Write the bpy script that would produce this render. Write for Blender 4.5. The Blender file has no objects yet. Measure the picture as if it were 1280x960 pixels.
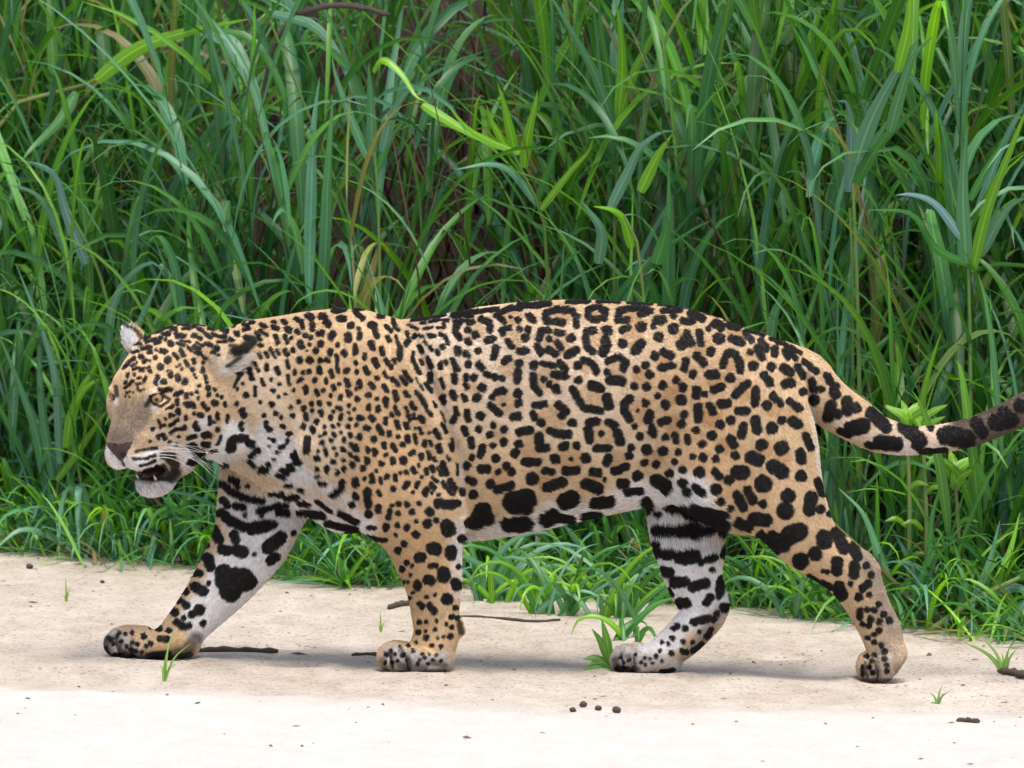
import bpy, bmesh, math, random
import numpy as np
from mathutils import Vector, Matrix

random.seed(7)
RNG = np.random.default_rng(11)
scene = bpy.context.scene
COL = scene.collection

# ------------------------------------------------------------------ camera, sky, sun, exposure
F_PX = 11826.0                      # focal length in pixels of the 1280 wide photograph
CAM_D, CAM_H = 18.0, 1.924          # 18 m from the animal, 1.92 m above the sand
PITCH = math.radians(4.37)
cam_d = bpy.data.cameras.new('camera')
cam_d.sensor_width = 36.0
cam_d.lens = F_PX / 1280.0 * 36.0
cam_d.clip_end = 500.0
cam_d.dof.use_dof = True
cam_d.dof.focus_distance = 18.0
cam_d.dof.aperture_fstop = 13
cam = bpy.data.objects.new('camera', cam_d)
COL.objects.link(cam)
cam.location = (0, -CAM_D, CAM_H)
cam.rotation_euler = (math.pi / 2 - PITCH, 0, 0)
scene.camera = cam

SUN_ELEV = math.radians(71)         # high and veiled, from behind the camera
world = bpy.data.worlds.new('World')
scene.world = world
world.use_nodes = True
wn = world.node_tree
wn.nodes.clear()
sky = wn.nodes.new('ShaderNodeTexSky')
sky.sky_type = 'NISHITA'
sky.sun_disc = False
sky.sun_elevation = SUN_ELEV
sky.sun_rotation = math.radians(155)
sky.air_density = 0.7
sky.dust_density = 3.5
sky.ozone_density = 0.6
bg = wn.nodes.new('ShaderNodeBackground')
bg.inputs['Strength'].default_value = 0.135
wo = wn.nodes.new('ShaderNodeOutputWorld')
wn.links.new(sky.outputs[0], bg.inputs[0])
wn.links.new(bg.outputs[0], wo.inputs[0])

sun_d = bpy.data.lights.new('sun', 'SUN')
sun_d.energy = 1.5
sun_d.angle = math.radians(26)
sun_d.color = (1.0, 0.97, 0.92)
sun = bpy.data.objects.new('sun', sun_d)
COL.objects.link(sun)
sd = Vector((math.cos(SUN_ELEV) * 0.42, -math.cos(SUN_ELEV) * 0.907, math.sin(SUN_ELEV)))   # towards the sun
sun.rotation_euler = sd.to_track_quat('Z', 'Y').to_euler()

vs = scene.view_settings
vs.view_transform = 'Standard'
vs.look = 'None'
vs.gamma = 1.0
vs.use_curve_mapping = False
vs.exposure = 1.05
scene.cycles.use_denoising = True
scene.cycles.max_bounces = 8
scene.cycles.diffuse_bounces = 4
scene.cycles.transmission_bounces = 4
scene.cycles.transparent_max_bounces = 4
scene.cycles_curves.shape = 'RIBBONS'

# ------------------------------------------------------------------ helpers
SC = 657.0                          # photograph pixels per metre at the animal

def pix(u, v, y):
    """world point seen at photograph pixel (u, v) on the upright plane Y = y"""
    a, b = (u - 640.0) / F_PX, (v - 480.0) / F_PX
    cp, sp = math.cos(PITCH), math.sin(PITCH)
    dx, dy, dz = a, cp - b * sp, -sp - b * cp
    t = (y + CAM_D) / dy
    return Vector((dx * t, y, CAM_H + dz * t))

def project(p):
    """numpy (n,3) world points -> photograph pixels"""
    cp, sp = math.cos(PITCH), math.sin(PITCH)
    dy, dz = p[:, 1] + CAM_D, p[:, 2] - CAM_H
    depth = dy * cp - dz * sp
    up = dy * sp + dz * cp
    return 640.0 + F_PX * p[:, 0] / depth, 480.0 - F_PX * up / depth

class Waves:
    """cheap smooth noise in about -1..1"""
    def __init__(self, seed, n=14, dim=3):
        r = np.random.default_rng(seed)
        d = r.normal(size=(n, dim)); d /= np.linalg.norm(d, axis=1)[:, None]
        self.d = d * r.uniform(0.6, 1.9, (n, 1)); self.p = r.uniform(0, 6.28, n); self.n = n
    def __call__(self, p, scale):
        q = np.asarray(p) / scale
        s = 0
        for k in range(self.n):
            s = s + np.sin(q @ self.d[k] * 2.0 + self.p[k])
        return s / math.sqrt(self.n) * 0.8

def bank_line(x):
    return 1.55 - 0.55 * x + 0.10 * np.sin(x * 5.1 + 0.6) + 0.06 * np.sin(x * 11.3 + 2.0)

W1, W2, W3 = Waves(1, dim=2), Waves(2, dim=2), Waves(3, dim=2)

def ground_z(x, y):
    x = np.asarray(x, float); y = np.asarray(y, float)
    q = np.stack([x, y], -1)
    xs = np.clip(x, -4, 4)
    z = -0.024 * xs
    near = np.exp(-((x / 5.0) ** 2 + (y / 6.0) ** 2))
    z = z + near * (0.006 * W1(q, 0.45) * np.clip((y + 0.25) / 0.5, 0.15, 1) * np.clip((bank_line(x) - y + .6), 0, 1)
                    + 0.0026 * W2(q * np.array([1, 0.5]), 0.07))
    for px_, py_, rx_, ry_ in ((-0.183, -0.073, .085, .060), (-0.69, 0.043, .095, .060), (0.705, -0.062, .060, .055), (0.25, 0.015, .080, .055)):   # sand pushed up round the paws
        r_ = np.hypot((x - px_) / rx_, (y - py_) / ry_)
        z = z + 0.006 * np.exp(-((r_ - 1.05) / 0.28) ** 2)
    for px_, py_ in ((0.93, 0.03), (0.47, -0.12), (0.02, 0.12), (-0.42, -0.02), (-0.45, 0.35), (0.55, 0.33), (-0.86, -0.22), (0.86, -0.30)):      # old prints
        r_ = np.hypot((x - px_) / .062, (y - py_) / .055)
        z = z - 0.010 * np.exp(-r_ ** 4) + 0.003 * np.exp(-((r_ - 1.25) / 0.3) ** 2)
    t = np.clip((-0.50 - 0.03 * x - y) / 0.35, 0, 1)        # low lip of the foreground sand shelf
    z = z + 0.020 * t * t * (3 - 2 * t)
    b = np.clip(y - bank_line(xs), 0, 40)                   # the grown bank
    z = z + np.where(b < 0.25, 0.55 * b * b, 0.034 + 0.30 * (b - 0.25)) * 1.0 - np.where(b > 6, 0.2 * (b - 6), 0)
    return z

def new_mat(name):
    m = bpy.data.materials.new(name); m.use_nodes = True
    nt = m.node_tree; b = nt.nodes['Principled BSDF']
    return m, nt, b

def link_mesh(name, verts, faces, mat, parent=None, smooth=True, attrs=None):
    me = bpy.data.meshes.new(name)
    if isinstance(verts, np.ndarray) and isinstance(faces, np.ndarray):
        nv, nf, k = len(verts), len(faces), faces.shape[1]
        me.vertices.add(nv); me.vertices.foreach_set('co', verts.astype(np.float32).ravel())
        me.loops.add(nf * k); me.loops.foreach_set('vertex_index', faces.astype(np.int32).ravel())
        me.polygons.add(nf)
        me.polygons.foreach_set('loop_start', np.arange(nf, dtype=np.int32) * k)
        me.update(calc_edges=True)
    else:
        me.from_pydata([tuple(v) for v in verts], [], [tuple(f) for f in faces]); me.update()
    if smooth:
        me.polygons.foreach_set('use_smooth', np.ones(len(me.polygons), dtype=bool))
    for an, (ty, data) in (attrs or {}).items():
        a = me.attributes.new(an, ty, 'POINT')
        a.data.foreach_set({'FLOAT': 'value', 'FLOAT_COLOR': 'color'}[ty], np.asarray(data, np.float32).ravel())
    if mat: me.materials.append(mat)
    o = bpy.data.objects.new(name, me); COL.objects.link(o)
    if parent: o.parent = parent
    return o

def tag(o, label=None, cat=None, group=None, kind=None):
    if label: o['label'] = label
    if cat: o['category'] = cat
    if group: o['group'] = group
    if kind: o['kind'] = kind
    return o

def empty(name, loc):
    o = bpy.data.objects.new(name, None); COL.objects.link(o); o.location = loc
    o.empty_display_size = 0.05
    return o

def tube(pts, radii, n=6, squash=1.0):
    """verts, quads of a tube along pts"""
    pts = [Vector(p) for p in pts]; V = []; Fc = []
    for i, p in enumerate(pts):
        t = (pts[min(i + 1, len(pts) - 1)] - pts[max(i - 1, 0)]).normalized()
        a = t.cross(Vector((0.13, 0.31, 0.94)));
        if a.length < 1e-3: a = t.cross(Vector((1, 0, 0)))
        a.normalize(); b = t.cross(a)
        for k in range(n):
            th = 2 * math.pi * k / n
            V.append(p + (a * math.cos(th) + b * math.sin(th) * squash) * radii[i])
    for i in range(len(pts) - 1):
        for k in range(n):
            Fc.append((i * n + k, i * n + (k + 1) % n, (i + 1) * n + (k + 1) % n, (i + 1) * n + k))
    Fc.append(tuple(range(n))[::-1]); Fc.append(tuple(range((len(pts) - 1) * n, len(pts) * n)))
    return V, Fc

# ------------------------------------------------------------------ the jaguar: shape
# Worked out in photograph pixels: u to the right, v down, w away from the camera, then scaled to metres.
GROUND_V = 838.0
def loc_v(v, w):                    # screen row -> local row for a point w pixels away
    return v + (v + 425.0) / F_PX * w

def spline(P, n):
    """Catmull-Rom resampling of rows of P to n rows"""
    P = np.asarray(P, float); m = len(P)
    Q = np.vstack([2 * P[0] - P[1], P, 2 * P[-1] - P[-2]])
    seg = np.linalg.norm(np.diff(P[:, :2], axis=0), axis=1) + 1e-6
    s = np.concatenate([[0], np.cumsum(seg)]); ts = np.linspace(0, s[-1], n); out = []
    for t in ts:
        i = min(np.searchsorted(s, t, side='right') - 1, m - 2); f = (t - s[i]) / seg[i]
        a, b, c, d = Q[i], Q[i + 1], Q[i + 2], Q[i + 3]
        out.append(0.5 * (2 * b + (c - a) * f + (2 * a - 5 * b + 4 * c - d) * f * f + (3 * b - a - 3 * c + d) * f ** 3))
    return np.array(out)

PARTS = []                          # (path rows u v w a b, k, group)
def limb(rows, k=10, n=22, group='body', screen=True):
    R = np.array([list(r) for r in rows], float)
    if screen: R[:, 1] = [loc_v(v, w) for v, w in zip(R[:, 1], R[:, 2])]
    PARTS.append((spline(R, n), k, group))

# torso: u, top, bottom, half width
TORSO = np.array([
 (262, 432, 566, 54), (285, 410, 574, 62), (310, 401, 582, 68), (340, 397, 594, 72), (380, 390, 616, 76), (420, 386, 640, 78), (460, 389, 658, 80),
 (500, 400, 668, 82), (530, 397, 673, 85), (560, 392, 676, 87), (600, 384, 674, 89), (640, 379, 667, 90), (680, 376, 659, 90),
 (720, 375, 650, 88), (760, 376, 641, 85), (800, 378, 633, 80), (840, 382, 628, 76), (880, 391, 624, 72), (920, 405, 618, 67),
 (950, 418, 604, 60), (980, 432, 578, 50), (1005, 446, 546, 36), (1022, 462, 520, 22)], float)
def torso_sdf(u, v, w):
    tp = np.interp(u, TORSO[:, 0], TORSO[:, 1]); bt = np.interp(u, TORSO[:, 0], TORSO[:, 2]); hw = np.interp(u, TORSO[:, 0], TORSO[:, 3])
    c, h = (tp + bt) / 2, (bt - tp) / 2
    e = (v - c) / h
    hw = hw * (1 - 0.10 * np.clip(e, -1, 1))       # a little narrower below
    r = (np.abs(e) ** 2.25 + np.abs(w / hw) ** 2.25) ** (1 / 2.25)
    d = (r - 1) * np.minimum(h, hw)
    return np.maximum(d, np.maximum(TORSO[0, 0] - u, u - TORSO[-1, 0]))

# near shoulder blade, upper arm and fore leg
limb([(447, 412, -34, 26, 22), (440, 450, -56, 50, 24), (437, 500, -66, 62, 25), (452, 552, -70, 70, 26), (490, 605, -68, 66, 28), (520, 640, -62, 56, 32)], k=9)
limb([(410, 560, -58, 42, 28), (455, 585, -68, 48, 27), (500, 615, -66, 50, 28), (535, 640, -60, 42, 30)], k=16)
limb([(526, 630, -60, 52, 33), (529, 662, -57, 49, 34), (534, 690, -54, 43, 33), (539, 712, -52, 38, 31), (543, 740, -50, 33, 28), (544, 768, -49, 29, 26),
      (546, 790, -48, 28, 27), (540, 812, -48, 28, 29), (534, 824, -48, 28, 29)], k=8)
limb([(570, 778, -46, 8, 10), (572, 788, -46, 9, 10)], k=5, n=4)
# near fore paw: pad and toes
limb([(552, 823, -48, 15, 26), (530, 823, -49, 17, 31), (506, 823, -50, 16, 32)], k=6, n=8)
for (a, b, c, r) in ((515, 828, -80, 13), (493, 827, -69, 14.5), (481, 823, -50, 15), (485, 820, -31, 14)):
    limb([(a + 24, b - 4, c * 0.6 - 20, 13, 11), (a + 7, b - 5, c, r, 9.5), (a + 5, b + 1, c, r, 9.5)], k=2, n=6)
# far fore leg, reaching forward
limb([(372, 545, 40, 60, 26), (345, 580, 42, 66, 27), (328, 622, 42, 58, 29), (316, 664, 40, 50, 30), (303, 690, 38, 45, 30), (275, 730, 33, 37, 28), (240, 772, 29, 28, 24),
      (222, 793, 28, 26, 24), (210, 804, 28, 22, 25)], k=10, n=30)
limb([(232, 806, 28, 15, 24), (205, 806, 27, 18, 28), (175, 806, 26, 18, 31)], k=7, n=8)
for (a, b, c, r) in ((172, 813, -2, 13.5), (151, 810, 8, 15.5), (138, 805, 26, 16), (142, 802, 46, 15)):
    limb([(a + 34, b - 5, c * 0.6 + 11, 14, 11), (a + 11, b - 5, c, r, 10), (a + 4, b, c, r, 10)], k=2, n=6)
limb([(213, 802, 4, 12, 8), (202, 806, 4, 13, 8)], k=4, n=5)           # dew claw bump
# near hind leg
limb([(945, 470, -34, 52, 22), (938, 520, -44, 74, 28), (943, 560, -48, 79, 30), (960, 598, -49, 66, 32), (983, 635, -48, 50, 33), (1011, 676, -45, 38, 31),
      (1052, 708, -43, 32, 27), (1072, 731, -42, 30, 23), (1088, 762, -41, 25.5, 20), (1102, 790, -40, 25, 20), (1108, 812, -40, 23, 22)], k=14, n=34)
limb([(870, 545, -46, 34, 24), (868, 590, -52, 36, 22), (890, 626, -50, 24, 20), (920, 643, -48, 17, 16)], k=24, n=12)   # flank fold
limb([(1078, 704, -42, 14, 12), (1086, 712, -42, 13, 12)], k=8, n=4)   # hock point
limb([(1118, 818, -40, 16, 20), (1106, 830, -41, 19, 25), (1097, 834, -42, 17, 27)], k=6, n=7)
for (a, b, c, r) in ((1104, 838, -64, 13), (1090, 837, -55, 14), (1084, 834, -38, 14), (1088, 832, -22, 12)):
    limb([(a + 12, b - 12, c * .7 - 12, 12, 10), (a + 2, b - 5, c, r, 9), (a + 1, b + 2, c, r, 9)], k=2, n=6)
# far hind leg, under the belly
limb([(880, 560, 30, 70, 24), (868, 610, 24, 58, 28), (861, 652, 18, 48, 30), (864, 690, 14, 42, 28), (868, 720, 12, 35.5, 25), (877, 744, 11, 32, 22), (884, 760, 10, 28, 20),
      (872, 779, 10, 26, 20), (852, 800, 10, 24, 21), (828, 818, 10, 21, 23), (808, 825, 10, 18, 25)], k=10, n=36)
limb([(840, 829, 10, 13, 20), (815, 827, 10, 16, 26), (795, 826, 9, 16, 28)], k=5, n=7)
for (a, b, c, r) in ((799, 829, -16, 13.5), (783, 827, -6, 15), (775, 825, 11, 15.5), (779, 824, 27, 14)):
    limb([(a + 28, b - 4, c * .6 + 3, 13, 10), (a + 7, b - 4, c, r, 9.5), (a + 4, b + 1, c, r, 9.5)], k=2, n=6)
# tail
limb([(975, 462, 0, 36, 24), (1005, 472, 0, 34, 26), (1022, 490, 0, 32, 26), (1043, 507, 0, 29, 25), (1068, 523, 0, 27, 24), (1093, 539, 0, 23, 22), (1118, 547, 0, 20, 20), (1142, 550, 0, 17.5, 18),
      (1168, 549, 0, 17, 17), (1193, 545, 0, 17, 17), (1218, 539, 0, 17, 17), (1243, 529, 1, 17.5, 17), (1268, 518, 2, 18.5, 18), (1295, 506, 4, 19, 19), (1330, 495, 8, 18, 18), (1370, 492, 13, 17, 17), (1402, 498, 16, 13, 13)], k=7, n=46, screen=False)
# throat and brisket under the neck
limb([(292, 540, -6, 34, 40), (330, 560, -12, 38, 46), (375, 590, -10, 40, 50), (430, 625, -6, 40, 52)], k=18, n=12)

# head frame: f forward, l towards the camera side, h up
PSI, BET = math.radians(50), math.radians(20)
HU, HV, HW = 217.0, 464.0, -6.0
cP, sP, cB, sB = math.cos(PSI), math.sin(PSI), math.cos(BET), math.sin(BET)
def head_to_uvw(f, l, h):
    hf = f * cB + h * sB; z = -f * sB + h * cB
    return HU - hf * cP + l * sP, HV - z, HW - hf * sP - l * cP
def uvw_to_head(u, v, w):
    du, dw, z = u - HU, w - HW, HV - v
    hf = -du * cP - dw * sP; l = du * sP - dw * cP
    return hf * cB - z * sB, l, hf * sB + z * cB
def ell(f, l, h, rf, rl, rh, k, sub=False, tilt=0):
    HEAD.append((f, l, h, rf, rl, rh, k, sub, tilt))
    if l: HEAD.append((f, -l, h, rf, rl, rh, k, sub, tilt))
HEAD = []
ell(0, 0, -2, 74, 62, 56, 12)
ell(48, 0, 6, 42, 38, 36, 16)
ell(-34, 0, -22, 60, 66, 60, 22)
ell(78, 0, -18, 36, 33, 27, 14, tilt=-35)
ell(105, 0, -42, 26, 29, 21, 12, tilt=-25)
ell(97, 0, -60, 34, 35, 23, 12)
ell(110, 18, -67, 19, 19, 17, 7)
ell(30, 47, -30, 44, 32, 40, 16)
ell(2, 52, -40, 40, 28, 48, 18)
ell(66, 24, -48, 28, 18, 24, 12)
ell(62, 24, 12, 14, 14, 9, 12)
ell(62, 35, -22, 24, 14, 15, 12)
ell(20, 34, -70, 34, 20, 26, 14)
ell(54, 22, -92, 32, 14, 21, 12, tilt=10)
ell(79, 0, -114, 23, 22, 15, 9)
ell(126, 0, -53, 9, 19, 12, 6)
ell(99, 0, -91, 35, 24, 6.5, 4, sub=True, tilt=14)       # open mouth
ell(84, 37, 0, 9, 9, 6, 4, sub=True)                   # eye sockets
ell(74, 31, 8, 10, 11, 4, 5)                          # upper lids
ell(77, 34, -8, 9, 10, 4, 3)                          # lower lids
ell(135, 10, -55, 7, 5, 4, 2, sub=True)                # nostrils
ell(131, 0, -70, 10, 2, 14, 3, sub=True)               # cleft of the lip
# ears: near one laid back, far one upright
limb([(268, 449, -50, 20, 16), (282, 447, -62, 20, 11), (296, 441, -69, 17, 6), (308, 432, -71, 11, 4.5), (318, 424, -70, 5, 3)], k=4, n=12)
limb([(177, 438, 38, 14, 12), (168, 428, 41, 15, 8), (161, 416, 43, 11, 5), (157, 409, 43, 5, 3.5)], k=5, n=10)

SUBS = []
def groove(rows, k=6, n=14):
    R = np.array([list(r) for r in rows], float); R[:, 1] = [loc_v(v, w) for v, w in zip(R[:, 1], R[:, 2])]
    SUBS.append((spline(R, n), k))
groove([(506, 398, -34, 7, 14), (522, 440, -76, 8, 18), (544, 492, -92, 8, 18), (563, 545, -94, 8, 18), (577, 596, -90, 7, 16), (581, 640, -80, 4, 9)], k=9)
groove([(395, 455, -88, 5, 8), (384, 500, -90, 6, 9), (386, 545, -92, 5, 9)], k=14)
groove([(1008, 470, -34, 3, 8), (1012, 500, -30, 3, 9), (1014, 525, -26, 3, 8)], k=6)
groove([(818, 560, -92, 8, 8), (826, 600, -86, 8, 9), (850, 640, -80, 7, 9)], k=16)
# clefts between the toes
for (a, b, w) in ((509, 824, -90), (489, 823, -80), (163, 811, -13), (145, 806, -3), (1096, 834, -76), (1086, 832, -66), (793, 825, -29), (778, 824, -18)):
    groove([(a - 1, b - 11, w + 3, 2.4, 11), (a, b, w, 2.6, 13), (a + 3, b + 13, w, 2.6, 13)], k=5, n=6)
GS = 2.0
G0 = np.array([108.0, 366.0, -128.0]); G1 = np.array([1432.0, 872.0, 112.0])
GN = ((G1 - G0) / GS).astype(int) + 1

def path_sdf(S, u, v, w):
    """swept ellipse, a in the picture plane, b across it"""
    best = np.full(u.shape, 1e9, np.float32)
    for i in range(len(S) - 1):
        A, B = S[i], S[i + 1]
        d = B[:2] - A[:2]; L2 = d @ d + 1e-9
        t = np.clip(((u - A[0]) * d[0] + (v - A[1]) * d[1]) / L2, 0, 1)
        q2 = (u - A[0] - t * d[0]) ** 2 + (v - A[1] - t * d[1]) ** 2
        a = A[3] + t * (B[3] - A[3]); b = A[4] + t * (B[4] - A[4])
        wc = A[2] + t * (B[2] - A[2])
        r = np.sqrt(q2 / (a * a) + ((w - wc) / b) ** 2)
        best = np.minimum(best, (r - 1) * np.minimum(a, b))
    return best

def smin(a, b, k):
    h = np.clip(0.5 + 0.5 * (b - a) / k, 0, 1)
    return b + (a - b) * h - k * h * (1 - h)

def head_sdf(e, f, l, h):
    ef, el, eh, rf, rl, rh, k, sub, tilt = e
    x, z = f - ef, h - eh
    if tilt:
        c, s = math.cos(math.radians(tilt)), math.sin(math.radians(tilt))
        x, z = x * c + z * s, -x * s + z * c
    r = np.sqrt((x / rf) ** 2 + ((l - el) / rl) ** 2 + (z / rh) ** 2)
    return (r - 1) * min(rf, rl, rh)

def build_field():
    U = (G0[0] + GS * np.arange(GN[0])).astype(np.float32)
    V = (G0[1] + GS * np.arange(GN[1])).astype(np.float32)
    W = (G0[2] + GS * np.arange(GN[2])).astype(np.float32)
    D = np.full(tuple(GN), 60.0, np.float32)
    def box(lo, hi):
        i0 = np.maximum(((np.array(lo) - G0) / GS).astype(int), 0)
        i1 = np.minimum(((np.array(hi) - G0) / GS).astype(int) + 2, GN)
        s = tuple(slice(a, b) for a, b in zip(i0, i1))
        return s, U[s[0]][:, None, None], V[s[1]][None, :, None], W[s[2]][None, None, :]
    s, u, v, w = box((258, 366, -110), (1030, 700, 112))
    tp = torso_sdf(u, v, w)
    D[s] = tp
    for S, k, g in PARTS:
        m = S[:, 3:5].max(axis=1) + 12 + k
        lo = (S[:, :3] - m[:, None]).min(0); hi = (S[:, :3] + m[:, None]).max(0)
        s, u, v, w = box(lo, hi)
        D[s] = smin(D[s], path_sdf(S, *np.broadcast_arrays(u, v, w)), k)
    s, u, v, w = box((108, 380, -128), (330, 660, 112))
    f, l, h = uvw_to_head(u, v, w)
    sub = D[s]
    for e in HEAD:
        d = head_sdf(e, f, l, h)
        sub = -smin(-sub, d, e[6]) if e[7] else smin(sub, d, e[6])
    D[s] = sub
    for S, k in SUBS:
        m = S[:, 3:5].max(axis=1) + 12 + k
        s, u, v, w = box((S[:, :3] - m[:, None]).min(0), (S[:, :3] + m[:, None]).max(0))
        D[s] = -smin(-D[s], path_sdf(S, *np.broadcast_arrays(u, v, w)), k)
    return D

def surface_nets(D):
    N = D.shape
    ins = D < 0
    c = np.zeros((N[0] - 1, N[1] - 1, N[2] - 1), np.int8)
    offs = [(i, j, k) for i in (0, 1) for j in (0, 1) for k in (0, 1)]
    for i, j, k in offs:
        c += ins[i:N[0] - 1 + i, j:N[1] - 1 + j, k:N[2] - 1 + k]
    act = np.argwhere((c > 0) & (c < 8))
    idx = -np.ones(c.shape, np.int32); idx[tuple(act.T)] = np.arange(len(act))
    P = np.zeros((len(act), 3)); cnt = np.zeros(len(act))
    for a in range(8):
        for b in range(a + 1, 8):
            oa, ob = np.array(offs[a]), np.array(offs[b])
            if np.abs(oa - ob).sum() != 1: continue
            da, db = D[tuple((act + oa).T)], D[tuple((act + ob).T)]
            m = (da < 0) != (db < 0)
            t = np.where(m, da / np.where(m, da - db, 1), 0)
            P[m] += (act + oa)[m] + t[m][:, None] * (ob - oa); cnt[m] += 1
    P = P / cnt[:, None] * GS + G0
    Fs = []
    for ax in range(3):
        b1, b2 = (ax + 1) % 3, (ax + 2) % 3
        sl0 = [slice(None)] * 3; sl1 = [slice(None)] * 3; sl0[ax] = slice(0, -1); sl1[ax] = slice(1, None)
        e = np.argwhere(ins[tuple(sl0)] != ins[tuple(sl1)])
        e = e[(e[:, b1] > 0) & (e[:, b2] > 0) & (e[:, b1] < N[b1] - 1) & (e[:, b2] < N[b2] - 1)]
        flip = ins[tuple(e.T)]
        o1 = np.zeros(3, int); o1[b1] = 1; o2 = np.zeros(3, int); o2[b2] = 1
        q = np.stack([idx[tuple((e - o1 - o2).T)], idx[tuple((e - o2).T)], idx[tuple(e.T)], idx[tuple((e - o1).T)]], 1)
        q[~flip] = q[~flip][:, ::-1]
        Fs.append(q)
    return P, np.vstack(Fs)

def to_world(P):
    """local pixels -> metres; rows are upright, columns across the camera"""
    return np.stack([(P[:, 0] - 640) / SC, P[:, 2] / SC, (GROUND_V - P[:, 1]) / SC / 0.9957], 1)

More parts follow.
